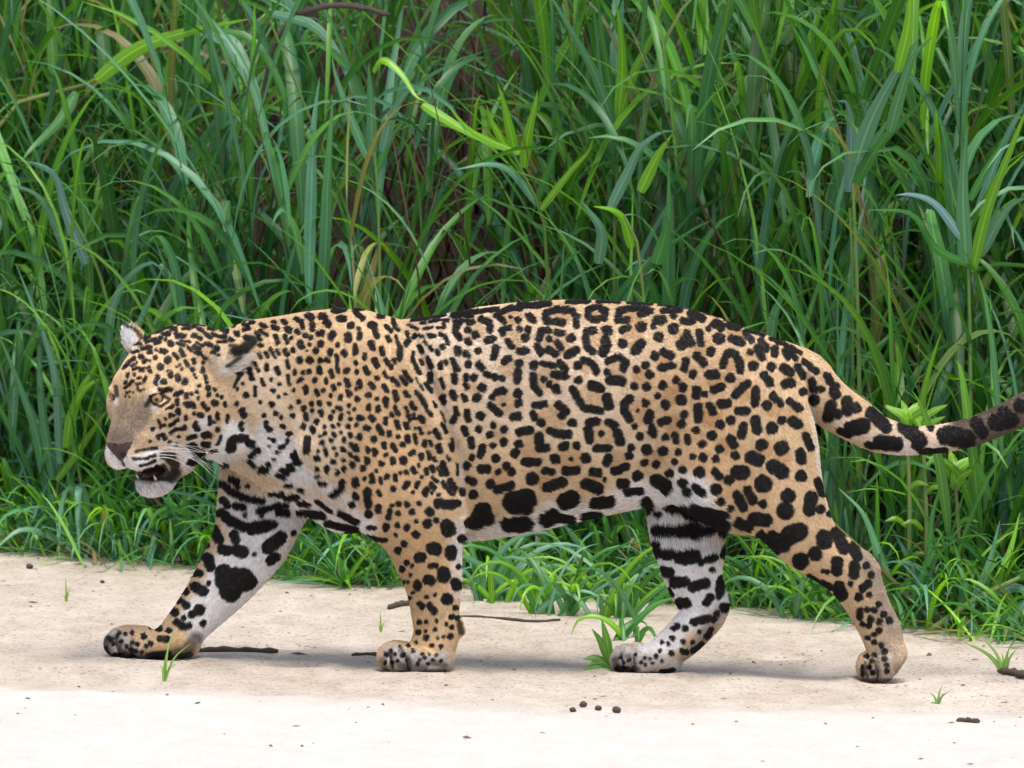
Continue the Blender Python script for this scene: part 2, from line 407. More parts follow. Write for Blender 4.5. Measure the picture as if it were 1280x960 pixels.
# ------------------------------------------------------------------ the jaguar: coat
# Markings of the flank as strokes "radius x y x y ..." inside windows (left, top, scale) of the side view.
SPOTS = {
(290, 380, 8.0): """22 1010 72 1050 76 1125 58;32 1080 150 1115 150;36 1190 213;28 755 125 795 140;30 885 128 922 130;32 935 185 965 205;22 640 155 690 180 703 235;22 795 205 812 215 800 258;32 552 255 570 265;
17 505 178 535 190;22 650 275 662 292;25 732 318;24 783 335;26 862 300 905 288;32 1010 300 990 335;32 1160 315 1155 350;24 1055 415;33 888 400;32 838 465;28 985 470 980 492;32 1120 495;26 1230 420 1230 490;30 680 390 690 428;
14 778 405;9 743 468;19 532 320 547 385;16 588 343;21 432 320 458 390;15 285 270 350 310;17 290 213 335 230;20 248 290 282 355;19 405 238 450 242;11 400 185 435 188;9 180 188 215 190;14 115 205 160 225 170 250 105 258;
28 50 300;21 130 335 158 345;25 285 418;16 265 500 290 535;16 340 490 362 530;15 387 450 422 522;18 450 465 470 498;21 530 465 548 508;28 612 462;26 670 555 682 578;39 775 562;26 885 565;23 945 555 965 570;18 1045 520 1050 570;
17 1050 605 1065 678;29 1145 668;25 1240 590;22 1243 680;16 220 590 240 622;9 255 640 268 675;22 170 655 195 740;21 345 622 350 660;21 445 640 462 690;21 548 580 562 630;16 625 660 622 702;22 705 685;23 768 675;
24 875 645 880 685;18 985 665 1005 730;14 295 750 318 815;14 395 757;18 475 805;14 555 720 575 800;16 660 782 695 748;26 828 762;18 938 760 942 785;19 1008 815 1024 850;18 1070 795;23 1140 765 1160 812;24 1268 790;
28 80 700;11 65 740 20 830;13 112 798;12 55 850;13 232 830 228 910;26 140 912;20 408 868;14 530 900;16 465 930;20 615 860;21 735 830 738 885;19 845 872 862 905;18 915 865;23 985 915;26 1085 935;22 1155 875 1180 900;16 1245 845""",
(430, 380, 8.0): """26 115 70 135 100 185 140;9 125 58 190 60;25 350 120 380 128;36 270 215 295 222;26 300 250 328 315;17 485 165 505 220 530 258;19 415 220 465 268;25 435 335 450 360;22 150 245;25 160 300 157 340;
34 70 213;34 40 315 40 350;30 265 395 285 440;26 112 420 112 490;18 210 500 205 545;22 372 440 385 505;16 522 330 552 430;30 562 460 553 545;24 118 590;21 122 680;28 298 560 332 612;24 208 640 238 695;
22 420 565 468 628;14 490 555 510 590;17 405 690 428 735;23 330 740;23 30 770 35 800;20 160 765 160 830;14 120 845;23 265 800 300 838;21 400 820 425 868;22 480 750 540 808;19 570 735 622 798;18 600 675 665 765;
23 40 880 55 905;29 245 910;22 330 945;26 135 950;30 505 890 520 950;21 610 880 642 920;18 722 890 790 960;7 720 745 760 810 790 860;14 625 280 640 340;25 648 362 615 402;24 705 325;17 690 490 682 560 720 640 755 695;
26 757 430 780 468;17 765 565 785 595;19 840 540 875 635;32 860 710 860 765;20 820 800 880 875;13 680 165 800 150 1000 115;10 1070 115 1150 92 1280 75;9 1070 128 1280 120;10 850 180 960 165 1040 170;14 1000 190 1000 235 940 240;
12 800 250 870 240;11 640 210 740 255;8 770 195 810 195;17 760 315 790 325;24 860 320 892 325;17 960 300 1010 320 1035 390;29 985 435;11 800 370 830 400;14 855 430 880 460;17 925 470 945 500;26 1110 185 1160 180;
22 1115 215 1105 280 1150 345;26 1240 175 1280 180;24 1240 260;35 1240 378;31 1130 450 1140 480;22 1215 490 1245 520;32 1235 605;22 960 600 965 640;18 1010 575 1022 595;18 1075 555 1110 600 1135 655;22 1105 705 1110 782;
16 960 750 1000 830;23 1220 725 1222 750;21 1215 810 1225 840;30 1080 890 1100 930;32 985 935;20 1190 920 1210 960""",
(290, 500, 8.0): """20 45 38;32 105 110 115 145;26 90 245;18 100 295;40 40 390 120 385;32 150 410 190 440;28 10 430 10 490;26 220 520 255 502;22 190 560;18 290 22;26 395 42;20 320 155;22 435 130;18 492 175;20 585 72;22 605 150;
22 338 225;24 345 265 375 295;24 507 260;30 572 340;16 415 400;10 370 385;16 555 405;16 540 435;18 480 475 505 470;12 455 520;7 375 462;15 420 592;38 620 560 650 610;30 675 622;42 580 680 530 720;18 480 700;15 640 510;
17 170 610 220 655;34 290 695 335 700;15 350 640 375 650;14 440 745 520 785;33 755 390 748 500;22 662 18;24 722 70 718 95;23 735 150;26 745 190;32 712 262;20 798 38;20 802 110;20 870 25 875 40;22 885 115 897 140;
22 968 35;24 848 215;26 808 285 815 305;20 928 270;22 930 335;15 882 360;18 1010 112;15 1048 78;21 1085 85;25 985 175;20 1095 150 1085 185;19 1165 55;17 1225 95;13 1162 125;20 1182 190;19 1268 175;18 1010 265;18 1068 245;
23 1160 265;19 1243 250;18 1015 335 1030 355;13 1088 320 1092 335;27 1183 350;26 1268 370;20 990 402;18 1113 390 1118 412;21 900 425;18 1022 478;18 1108 480 1118 505;17 1188 440;28 1230 470 1245 495;16 930 490 942 540;
15 860 515;27 850 585;24 1008 612;18 1048 545;18 1180 535 1192 555;22 1112 602;20 1240 575 1255 600;22 1195 635 1205 660;22 850 690;23 942 675 945 708;24 1113 685;22 1055 725;14 835 762 865 762;19 890 830 925 838;
31 1230 800 1235 840;28 1100 820 1095 870;32 1040 930 1070 900;26 1000 950;26 1230 950;17 540 850 590 855;16 665 890 705 905;18 390 945 490 930""",
(430, 500, 8.0): """24 240 65 240 95;26 340 75 340 105;28 150 178 185 182;26 270 170 285 190;27 215 278 240 288;24 415 -10 422 55;17 475 140 482 155;21 415 180 420 225;19 508 72 545 140;20 615 80 630 110;23 675 35 700 82;
20 640 155 657 198;17 690 145 707 185;28 765 180 788 202;27 350 270 375 332;25 527 225 547 272;24 620 245 635 278;22 155 358 160 385;29 298 395;21 452 320 452 355;22 540 370;26 630 372 637 415;26 590 445;11 710 285;
18 755 285 777 332;17 707 350 718 430;16 852 330;24 905 305 950 380;17 790 10 820 70 868 155;11 890 20 912 65;8 970 130 1010 210;14 982 245 1022 325;21 228 490 240 510;26 305 508 308 535;24 395 440 400 465;24 485 460 512 500;
22 418 550;23 800 425 800 450;18 858 415 876 452;28 938 470 958 512;22 1060 450 1082 490;11 1080 395 1095 460;23 223 592 237 622;31 372 635;26 485 598 488 622;32 590 595 590 612;21 665 540;23 692 520;18 765 548 772 592;
22 835 525 853 578;14 898 580 908 605;22 187 668 190 695;18 325 705;18 748 655;24 685 685 707 722;16 560 730;24 620 725;20 820 695 825 738;22 868 672 892 708;32 985 640 1010 735;15 938 680 967 745;19 205 785;24 280 755 285 812;
18 358 795 372 832;30 422 765;22 510 762 512 795;16 768 770;18 890 780 920 808;25 490 890;27 632 835 612 870;24 735 835 725 870;32 830 895 812 930;26 870 850 892 882;21 985 830 1075 935;28 1055 815 1102 885;26 245 910 245 960;
18 340 915 358 950;17 690 920;13 880 935;16 945 950;27 1090 210 1103 170;18 1108 80 1132 140;23 1228 115 1242 195;22 1198 285 1222 335;28 1270 400 1275 460;22 1272 580;31 1235 660;32 1250 800;28 1180 910;28 1000 15;
5 1030 550 1052 605;7 1130 640 1132 745""",
(560, 360, 3.0): """6 20 100 80 93 185 80;10 268 66 310 68 378 60;6 445 55 528 53;6 560 52 640 53;6 672 54 760 59;5 790 63 890 70;9 25 165 35 135 50 125;9 30 165 45 190;10 82 127;11 75 158;12 103 175;10 75 203;10 125 118 155 130 155 158;
8 180 105 205 88 240 75 270 80;8 190 110 210 128;10 262 122;12 303 106 318 120;4 235 108;9 202 158 230 150;8 200 160 205 175;10 226 203 240 220;9 268 155;11 300 157;14 290 188;11 268 236 290 236;
11 143 198 165 192;11 180 225 172 258;10 112 236;10 35 232;9 65 248;11 75 285;9 18 270 30 305;10 115 285 125 300;9 20 330 22 350;10 210 275 230 262;13 266 283;12 262 315 258 347;8 140 320 155 328;11 175 335;10 200 340;
9 68 335;12 98 335;14 128 375;9 68 365;14 107 412;11 18 400;9 60 410;11 370 92 410 80 465 85 482 110 480 140;11 365 105 370 125 430 130;10 525 80 560 72 590 85 585 115 545 120 525 105 525 85;
10 640 85 700 75 760 85 720 100;11 640 100 635 120 670 122;10 340 190 353 160 375 160;15 460 188;9 408 168 427 170;9 380 190;10 408 208 424 224;11 335 220 346 242;12 378 234 402 246;13 450 250 480 235;
12 520 165 545 160;11 515 185 520 215 542 240;17 595 160;15 590 195 596 215 580 242;11 653 160 672 150;18 725 145;15 655 208;15 725 208 700 236;15 783 120 802 122;18 845 155;16 790 185;9 770 145;19 890 200;
14 322 290;9 353 283 397 291;10 418 280 442 307;11 397 324 442 331;10 358 342;12 318 330 320 365 342 392;16 405 380;10 380 360;14 488 290;10 508 270 545 285 556 315;11 600 275 625 262;12 666 280 656 302;10 595 315;
15 608 345 650 350;9 640 260 670 283;12 740 290;11 705 305;14 755 325;12 698 368;12 745 372;14 775 255;12 808 240 837 256;11 798 300 842 290;12 488 345;12 468 380 480 407;11 493 425 510 450 572 461;15 538 364 570 376;
16 595 412 602 442;11 183 390 207 385;10 165 410;10 158 440 192 472;15 260 395;13 265 432;13 243 485 262 480;4 207 437;13 680 415 663 432 660 462 680 492;12 742 432;13 757 470 750 497;4 710 460;9 700 520;12 720 555;
10 764 523 772 552;11 328 440 362 435;10 318 470 325 487;12 350 505;12 413 438 442 462;11 425 480;14 465 505;13 383 535 410 548 450 548;13 530 505 557 500;13 525 530 530 572;13 603 505 622 515;8 575 545;
15 635 545 647 577;12 558 602 602 600;13 268 540 307 534;15 340 560 345 600;13 365 600;13 265 585;15 250 620;12 286 652 334 652;9 68 478;14 122 480;9 60 530;12 113 530;11 170 515;11 210 530;10 155 550;14 208 578;
9 88 580;12 130 598 122 625;8 168 590;7 90 635;14 178 638;12 70 665;14 123 678 147 678;12 428 596 440 590;12 482 590;16 400 640;17 515 638;13 438 686 482 682;4 460 640;14 600 638 595 656;12 685 600;13 680 630;
12 623 687 668 670;16 745 610;16 805 612;12 735 655;13 780 662;12 220 668;9 188 690;13 240 690;16 158 735;13 183 757 237 740;11 363 685 387 690;21 315 715;17 373 746 428 728;14 543 690 562 692;19 518 735 562 752;6 588 718;
17 648 735 662 735;18 710 705;10 668 765 720 760;17 788 720 817 752;14 830 695;34 240 800 295 790;25 290 820 240 815;28 438 798 462 788;17 548 806 607 798;23 222 886 288 880;30 130 835 110 872;17 80 882;22 150 862;
22 392 852 360 866;12 420 860 457 866;13 508 858 562 852;15 95 775;10 80 720;12 95 725;9 55 770;14 50 940""",
(800, 360, 3.0): """8 85 88 150 85;6 100 66 188 73;6 218 80 290 103;6 318 114 375 143;6 400 152 460 178;5 490 190 545 214;5 565 224 600 245;9 125 105;10 160 125 197 125;12 190 95 232 116;10 220 165 228 207;9 258 150;14 283 135 302 145;20 295 190;11 335 140 362 150;
13 343 190 380 202;10 395 170 417 197;13 175 172 190 207;17 155 215;15 265 240;13 213 255 237 282;12 170 275 165 302;14 198 323;15 258 325 282 325;11 310 290 320 260 335 240 360 250 375 290 375 312;15 338 338;10 415 240;
11 440 225 457 262;17 425 292;11 455 200 472 227;12 505 228 505 247;7 540 235 557 262;7 550 225 582 265;15 492 295;14 538 298 562 316;13 465 328 487 357;15 543 360 567 355;10 590 295 612 332;12 610 390;14 212 383 210 402;
9 243 398;13 278 382 302 372;11 355 402 402 358;13 435 380 430 432;11 135 345;14 160 372;14 85 365;9 65 405;18 155 420;16 95 438;12 20 370;11 20 430;15 475 440;12 498 405 527 432;12 563 425 597 452;16 573 500 592 510;
14 533 495;14 218 447 218 492;11 260 440 274 467;15 303 435 327 432;13 368 462 397 460;13 165 475;14 155 510;12 78 505 102 495;15 300 512;15 340 495;14 386 518 380 552;15 432 493 440 532;21 495 525;11 210 533;16 268 553;
8 178 558 180 577;12 233 585;11 130 553 135 572;11 95 560;14 45 540;16 25 605;14 88 612;12 145 615;10 130 650;9 198 632;14 236 635;15 338 568 352 587;13 298 605;12 283 640;19 457 588;25 530 600;14 357 628;23 418 635 442 645;
15 600 618 606 647;11 620 553 637 592;10 640 600;12 160 682;19 222 690;12 281 690 297 706;16 333 720;24 368 690 387 692;24 500 670;25 530 690;20 605 705;10 664 723 682 772;12 110 695;21 60 720 97 742;15 160 730;13 175 765;
11 205 745 232 767;19 285 755;12 300 800;10 340 825;15 363 778 387 822;14 403 758 422 797;14 460 810;30 462 735;25 555 780;30 545 835;21 640 785 635 832;15 675 830;8 710 845;22 428 865 472 870;16 370 880 407 897;
15 458 930 482 957;17 510 935;32 590 915 560 930;23 685 935;13 735 925 757 957""",
(900, 580, 3.43): """27 320 300 347 282;18 175 305 238 368;18 225 305 277 357;31 445 315 445 330;20 498 292 528 363;32 345 415;28 405 385;21 500 422 500 457;18 575 437 575 472;17 568 358 587 397;23 508 528 522 562;14 438 513 467 524;
7 440 460 460 463;9 560 513;15 595 570;14 613 532 632 515;10 598 628 600 657;10 630 625;10 660 625;11 645 665;10 680 675;10 700 645;8 612 688;10 638 692;10 680 715;12 725 670;9 662 732;8 635 745;8 692 778;10 705 805;
8 662 765;7 660 820;7 630 825;7 657 845;8 705 835;7 640 870;7 655 895;7 715 862;7 715 885;4 613 868 613 903;11 625 435;11 645 475;8 640 560;10 680 600;8 380 480 415 500""",
(740, 580, 3.427): """23 230 165 240 190;13 285 215;18 330 190 387 195;19 410 215 470 225 540 235;12 430 185 570 222;20 283 282 340 285;24 375 286 442 275;18 440 302 530 270 570 262;12 555 300;20 308 385 342 385;30 383 402 432 395;
13 468 420;16 498 407 522 400;20 308 460 332 466;22 353 506 397 505;21 433 527 487 510;10 515 455;22 378 595 402 595;17 490 592 506 573;15 545 565 552 495;11 560 390 572 350;15 275 340 280 382;10 330 540 340 562;
16 438 677 502 660;21 565 615;13 535 640;15 520 665;11 350 706 366 694;13 400 705;10 345 745;8 300 765;8 328 770;8 290 800;11 390 762;11 340 810;9 430 762;11 385 800 402 806;8 275 825;6 250 835;6 225 830;6 210 850;
8 430 800;10 470 770 430 800;12 510 710 490 740;8 460 720;7 120 830;6 140 850;8 160 840;6 185 815;6 230 860;5 260 855;6 300 845;5 175 870;12 110 870 170 888;7 300 888 350 880""",
(110, 560, 3.31): """12 570 70;13 595 130 612 138;8 620 162;8 662 157;12 555 150 600 185 660 210 722 220;13 560 215 577 236;13 610 240 642 245;12 708 261 760 245 818 237;10 758 190 802 188;11 820 205 862 203;13 788 265 822 268;
13 880 265 940 270 960 272;11 890 225;7 650 278;7 720 280;19 555 270 590 300 642 325;26 680 332 742 320;15 770 315;18 523 338 542 378;17 605 358 612 382;12 490 400;20 558 420 577 425;23 620 425 642 430;7 688 440;
28 745 412 795 372;18 755 465 777 450;10 850 350;12 455 458;19 495 455 507 492;13 428 518 462 518;48 575 545 640 545;44 590 590;28 672 553;34 560 515;19 445 575 477 592;8 500 560;13 405 592;13 378 630;15 360 680;
15 405 650;15 430 688;22 460 670;8 335 665;12 295 748;11 368 720 397 742;10 335 755;10 395 705;10 420 735;12 475 725;8 262 742;8 290 697;11 230 780;6 205 812;9 258 808;6 185 805;11 298 790 327 790;8 180 835;8 120 780;
11 90 790;6 155 770;6 185 765;9 290 715;7 75 830;8 105 810;6 140 800;7 160 820;6 150 850;5 200 840;6 220 845;7 240 820;5 130 765;16 70 850;12 110 860 180 868;10 250 860 330 850""",
(420, 580, 3.427): """14 130 115 140 177;18 140 215;13 85 142;12 68 172;11 180 183 180 202;12 230 203 225 227;15 215 270;10 265 212;12 268 172;12 305 172;10 355 170;12 325 205;8 240 178;19 400 205;21 390 255;12 428 240;30 475 268 480 282;
20 438 170 492 175;15 515 170;8 345 245;10 262 262;14 302 272;16 340 302;8 255 305;14 290 342;14 265 370;26 413 360 427 365;23 492 373 492 387;19 353 402 367 402;10 303 420;7 327 435;12 285 450;10 403 435 427 435;
27 458 468 460 482;10 522 440;21 393 495 407 500;16 350 513 352 527;6 318 475;20 510 508 516 522;6 290 505;6 308 505;24 475 578;7 425 560;8 388 570;6 330 550;8 315 575;11 358 598 372 612;13 403 603 422 632;
10 510 615;10 358 678;9 388 675;12 495 655;8 472 685;10 495 700;6 430 672;8 425 710;10 355 720;12 387 744;6 385 715;12 488 738;5 435 745;6 345 765;8 410 778;10 450 782;6 430 818;6 380 830;6 358 838;5 400 815;12 288 818;
6 310 780;6 275 785;10 215 815;12 520 660;6 460 740;7 235 800;6 255 815;8 240 850;7 265 845;6 330 800;8 350 855;6 395 855;7 450 845;5 300 840;9 210 850;6 370 815;5 415 840""",
(270, 370, 3.097): """11 320 838 415 850;12 430 878 540 905;10 480 838 548 875;7 390 790 445 832;7 320 800 360 806;8 590 895 612 898;7 500 920 660 945""",
(120, 390, 7.38): """11 515 190 590 180;10 610 155 690 135;11 460 215 490 205;9 430 250 490 235;12 463 280 490 270;17 520 262 545 260;13 580 255 605 235;15 625 205;23 660 205;13 640 255;11 590 275 545 295;8 370 315 410 300;
12 425 340 475 330;12 505 328;9 480 380 500 355;12 515 375;10 555 350;20 600 360 632 365;27 690 295;10 340 375 380 365;17 408 415 432 418;12 440 465 460 445;10 495 450;18 548 422;33 660 445;11 280 500 310 460 350 430;
6 250 520 270 500;8 330 500 375 470;10 345 530 395 515;8 405 540 430 520;9 435 545 440 520;8 465 520;10 495 510;18 500 550;27 595 505;9 295 570 290 600;8 280 640 270 660;8 270 700 310 670 350 640;11 355 580;8 390 610 405 605;
10 440 640 460 600;10 412 660;8 380 670;8 388 710;7 410 725;8 440 715;7 290 745;5 315 740;5 345 745;4 270 780;4 310 780;20 565 600 555 650;23 680 560 690 590;24 625 645;17 590 715 620 730;18 650 720 690 715""",
(200, 390, 8.73): """8 20 190 110 165;11 120 190 170 180;13 180 210 165 240;22 190 265 262 265;11 250 185 332 175;11 320 115 372 112;10 200 140 240 125;8 260 145 320 140;11 360 165 390 155;10 420 130 480 145;10 560 150 600 160;
13 418 190 472 205;20 368 255 442 290;15 490 235 552 285;10 530 185 600 190;20 670 190 732 215;10 590 120 720 120;13 570 245 622 260;13 640 270 712 272;17 760 295 790 310;10 780 158 810 158;8 820 130;26 840 238;
17 930 285 960 290;10 230 315 322 325;15 198 345 252 365;28 112 348;17 10 430 62 430;13 300 385 342 415;17 368 380 422 395;8 400 340 472 370;15 500 345 562 370;30 612 400;10 630 330 722 325;19 390 440 442 455;
8 560 440 640 475;11 470 490 502 510;19 218 420 257 475;19 150 460 192 505;34 85 530;23 285 553 300 577;19 365 522 375 547;10 215 580;8 240 625;10 185 600;22 355 625;17 475 555;19 470 620 465 652;11 490 700 510 770;
22 525 825;24 530 905;23 190 708 195 747;26 265 772 275 745;8 375 685 390 710;14 425 805;14 405 880;12 415 940;10 590 850;10 625 905;10 670 925;24 105 660 120 700;18 20 860 102 850;21 168 900 232 880;29 290 915;
17 345 890""",
(120, 520, 8.727): """8 440 385 480 380;9 500 375 660 350;9 410 465 480 468;9 480 470 560 460 640 430;8 480 540 560 525 640 490;10 530 600 600 580""",
(180, 480, 8.0): """12 480 95;14 530 85;12 540 140;26 640 40;22 645 110;14 705 60;12 735 115;12 775 130;32 430 205 470 205;18 505 230;18 590 195 602 222;18 630 255;27 700 195 720 190;10 805 190 815 220;16 335 160 340 202;
20 345 265 348 290;13 270 235 290 215;6 220 245 260 230;18 258 312;12 298 318;16 500 298;24 555 312 572 315;14 420 328 420 352;12 210 350;8 140 360 165 430;12 200 415;11 255 415 300 390 342 350;12 730 298 735 342;
17 655 340 655 397;13 700 380;11 830 322 832 372;17 515 392 510 430;24 530 445;22 400 435;11 370 450 320 450 265 490;20 735 460;27 600 510 652 510;19 140 530;17 185 508 210 542;14 345 525;13 440 545 512 520;12 260 580;
12 325 605;8 430 610;30 600 610 632 605;9 770 520 750 580 730 600;9 720 665 660 680;38 490 630 520 670;46 570 710;25 458 780 532 760;11 60 575;20 85 450;40 890 560 860 650""",
(980, 380, 4.0): """14 140 385 150 432;24 150 480;14 185 425;11 100 288 162 342;12 210 358 230 392;20 250 418 255 452;24 235 508 220 562;20 265 550;22 315 488 320 532;20 360 520;32 338 622 392 610;25 438 548 492 602;20 510 620;
28 478 690 562 700;28 600 618 682 682;28 670 700;24 640 620;10 690 742 800 735;40 808 660 870 665 910 680;23 960 598 990 642;34 1058 592 1130 580;28 1100 550;28 1180 510;10 730 620;10 278 632 322 652;8 418 700 462 712;
40 1290 500 1300 430;40 1420 460 1430 400;60 1560 430 1680 460"""}

# tawny middles of the rosettes: x y radius
ROSETTES = {
(560, 360, 3.0): "100 155 45;240 110 40;250 195 42;225 300 40;420 108 45;560 98 26;690 105 50;410 205 60;555 200 42;695 190 45;375 335 52;520 295 30;635 310 38;725 330 38;810 275 35;540 405 58;215 435 48;710 470 48;390 490 60;585 550 56;305 590 52;460 640 55;640 640 42;770 635 38;190 545 32;200 710 42;365 715 46;540 725 36;840 395 45;840 510 40;95 375 30",
(800, 360, 3.0): "340 290 32;230 220 35;360 170 38;420 255 25;390 390 45;500 450 42;570 470 30;270 480 50;530 640 40;470 600 40;320 590 40;560 330 30;160 180 25;290 350 40"}

STROKES = []
for (x0, y0, s), txt in SPOTS.items():
    for st in txt.replace('\n', '').split(';'):
        a = [float(t) for t in st.split()]
        if len(a) < 3: continue
        STROKES.append((a[0] / s, np.array(a[1:]).reshape(-1, 2) / s + np.array([x0, y0])))
# markings of skin and lip: drawn over the fur colour, (rgb, radius, softness, alpha, points)
GOLD, PALE, WHITE, WARM = (0.59, 0.425, 0.25), (0.67, 0.545, 0.405), (0.74, 0.715, 0.69), (0.54, 0.36, 0.19)
LGREY = (0.45, 0.42, 0.39)
GREY, BLACK = (0.26, 0.215, 0.18), (0.012, 0.010, 0.009)
ZONES = [
 (PALE, 70, 50, .75, [(600, 470), (700, 480), (780, 500)]), (PALE, 30, 30, .7, [(330, 480), (345, 530), (400, 560)]), (PALE, 24, 24, .6, [(540, 420), (600, 430)]),
 (WARM, 50, 46, .8, [(840, 500), (880, 580), (900, 620)]), (WARM, 40, 34, .85, [(470, 480), (500, 560), (480, 640), (520, 700)]), (WARM, 24, 26, .75, [(395, 480), (410, 430)]),
 (WARM, 16, 16, .5, [(560, 480), (575, 540)]), (WARM, 24, 20, .8, [(520, 690), (520, 790)]), (WARM, 20, 18, .8, [(205, 770), (200, 800)]),
 (WARM, 8, 16, .6, [(250, 440), (175, 470), (165, 490)]), (WARM, 14, 18, .35, [(250, 500), (250, 530)]),
 (WHITE, 26, 20, .85, [(600, 686), (660, 668), (740, 650), (800, 630)]), (WHITE, 6, 10, .55, [(806, 622), (850, 622), (880, 640), (906, 660)]),
 (WHITE, 16, 14, .9, [(315, 560), (345, 575), (385, 605), (430, 635)]), (WHITE, 10, 12, .8, [(330, 540), (360, 560)]), (PALE, 30, 20, .9, [(290, 590), (300, 620), (330, 640), (380, 640), (430, 660)]),
 (WHITE, 18, 18, .8, [(290, 640), (340, 640), (400, 650), (450, 662)]),
 (WHITE, 34, 22, .95, [(330, 670), (300, 720), (262, 768)]), (GOLD, 16, 14, .9, [(262, 672), (236, 720), (206, 768), (190, 795)]),
 (WHITE, 46, 22, .95, [(850, 640), (860, 700), (868, 740)]), (WHITE, 16, 10, .9, [(862, 770), (835, 800), (812, 812)]), (PALE, 8, 8, .6, [(895, 640), (905, 700)]),
 (WHITE, 3, 5, .3, [(577, 560), (578, 620), (580, 660)]), (WHITE, 4, 6, .3, [(555, 500), (570, 545)]), (WHITE, 8, 12, .6, [(572, 660), (575, 740)]),
 (WHITE, 2, 4, .6, [(1017, 480), (1015, 510), (1023, 580), (1038, 640)]), (GREY, 14, 18, .75, [(1085, 695), (1105, 740), (1122, 790)]), (GREY, 20, 12, .75, [(1112, 822), (1100, 840)]),
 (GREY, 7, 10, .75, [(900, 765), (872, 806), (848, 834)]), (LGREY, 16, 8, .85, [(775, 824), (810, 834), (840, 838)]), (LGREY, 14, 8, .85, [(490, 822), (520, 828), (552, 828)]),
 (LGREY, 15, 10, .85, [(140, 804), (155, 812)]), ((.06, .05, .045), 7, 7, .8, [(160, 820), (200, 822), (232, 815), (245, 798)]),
 ((.18, .09, .045), 2.5, 3, .7, [(262, 450), (275, 459), (290, 456), (303, 447)]),
 (PALE, 14, 10, .9, [(1040, 520), (1090, 545)]), (PALE, 22, 12, .75, [(1110, 548), (1180, 550)]), ((.055, .045, .04), 26, 14, .88, [(1215, 542), (1290, 505), (1400, 495)]), (WHITE, 8, 8, .6, [(1120, 562), (1170, 565)]),
 # face
 (WHITE, 12, 12, .95, [(240, 560), (262, 572), (284, 560), (294, 540)]), (WHITE, 9, 10, .8, [(248, 536), (256, 530)]), (WHITE, 7, 8, .8, [(222, 556), (232, 570), (231, 580)]),
 (PALE, 16, 14, .8, [(225, 545), (205, 545)]), ((.20, .15, .105), 15, 18, .85, [(163, 512), (152, 538)]), ((.15, .115, .088), 10, 12, .88, [(160, 546), (145, 550)]), ((.17, .13, .105), 8, 10, .8, [(176, 530), (182, 510)]), ((.34, .24, .15), 10, 10, .7, [(178, 556), (190, 552)]),
 (WHITE, 9, 6, .95, [(164, 578), (180, 578), (196, 570)]), (WHITE, 7, 4, 1, [(138, 566), (143, 575), (150, 583)]), (WHITE, 3, 4, .5, [(196, 514), (192, 511)]), (WHITE, 3, 5, .45, [(184, 498), (192, 488)]),
 (WHITE, 16, 8, 1, [(172, 612), (190, 614), (206, 608)]), (GREY, 8, 10, .25, [(186, 606), (200, 606)]), (WHITE, 3, 4, .5, [(142, 496), (145, 503)]),
 (WHITE, 9, 5, 1, [(158, 416), (163, 428)]), (WHITE, 8, 8, .75, [(280, 462), (296, 458), (306, 446)]), (PALE, 9, 8, .8, [(272, 452), (282, 444)]),
 (GOLD, 5, 5, .8, [(160, 440), (150, 470), (146, 486)]),
]
DARKS = [  # dark skin and fur areas, plus shade painted into the toe clefts; alpha, softness
 (6.5, 4, .97, [(212, 574), (219, 581), (218, 590), (212, 597)]), (6, 3, .97, [(174, 595), (190, 597), (206, 596)]), (5, 3, .9, [(204, 570), (216, 570)]), (4, 3, .95, [(204, 583), (210, 592)]),
 (2.4, 1.6, .98, [(188, 496), (194, 494), (203, 494), (212, 499)]), (2.2, 1.6, .98, [(188, 497), (193, 505), (201, 508), (210, 502)]), (3, 3, .9, [(187, 500), (183, 507)]),
 (7, 4, .97, [(293, 440), (305, 436), (315, 426)]), (3, 3, .9, [(288, 432), (300, 434)]), (2.5, 2, .9, [(157, 407), (168, 412), (175, 420)]), (2.5, 2, .85, [(284, 458), (292, 452), (300, 446)]),
 (3, 2, .9, [(145, 484), (146, 494)]), (5, 6, .5, [(858, 638), (880, 640), (900, 650)]), (6, 8, .4, [(880, 655), (900, 662)]),
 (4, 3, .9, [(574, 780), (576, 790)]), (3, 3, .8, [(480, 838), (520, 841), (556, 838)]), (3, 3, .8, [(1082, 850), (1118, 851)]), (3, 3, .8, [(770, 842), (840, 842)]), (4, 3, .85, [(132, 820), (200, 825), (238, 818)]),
 (3, 3, .7, [(500, 812), (512, 826), (514, 836)]), (2, 2, .7, [(1098, 838), (1096, 850)]), (2, 2, .7, [(152, 800), (150, 816)]), (2, 2, .7, [(490, 815), (488, 834)]),  # crease shade between the toes, painted as dark lines
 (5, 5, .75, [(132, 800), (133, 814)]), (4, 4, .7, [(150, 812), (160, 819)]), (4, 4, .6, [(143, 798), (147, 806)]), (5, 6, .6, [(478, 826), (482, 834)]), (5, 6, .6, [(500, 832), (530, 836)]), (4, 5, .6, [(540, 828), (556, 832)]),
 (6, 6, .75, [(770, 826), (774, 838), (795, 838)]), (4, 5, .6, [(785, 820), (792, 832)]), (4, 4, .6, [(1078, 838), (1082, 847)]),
]
DARKS += [(1.3, 1.6, .65, [(x, y - 2)]) for x, y in ((178, 606), (183, 602), (188, 607), (194, 603), (199, 607), (205, 603), (186, 612), (194, 611), (202, 611), (176, 612), (172, 606))]
DARKS += [(1.6, 2, .85, [(a - 1, b - 9), (a, b), (a + 3, b + 12)]) for a, b in ((508, 826), (489, 826), (164, 812), (146, 807), (1095, 838), (1082, 836), (793, 828), (778, 826))]  # carved toe clefts darkened in the coat colour, as crease shade
NOSE = [(4.5, 1.5, .97, [(139, 558), (149, 560), (160, 557)]), (3.5, 1.5, .97, [(146, 563), (151, 567), (157, 562)]), (1.6, 1, .95, [(151, 568), (152, 574), (155, 582)])]

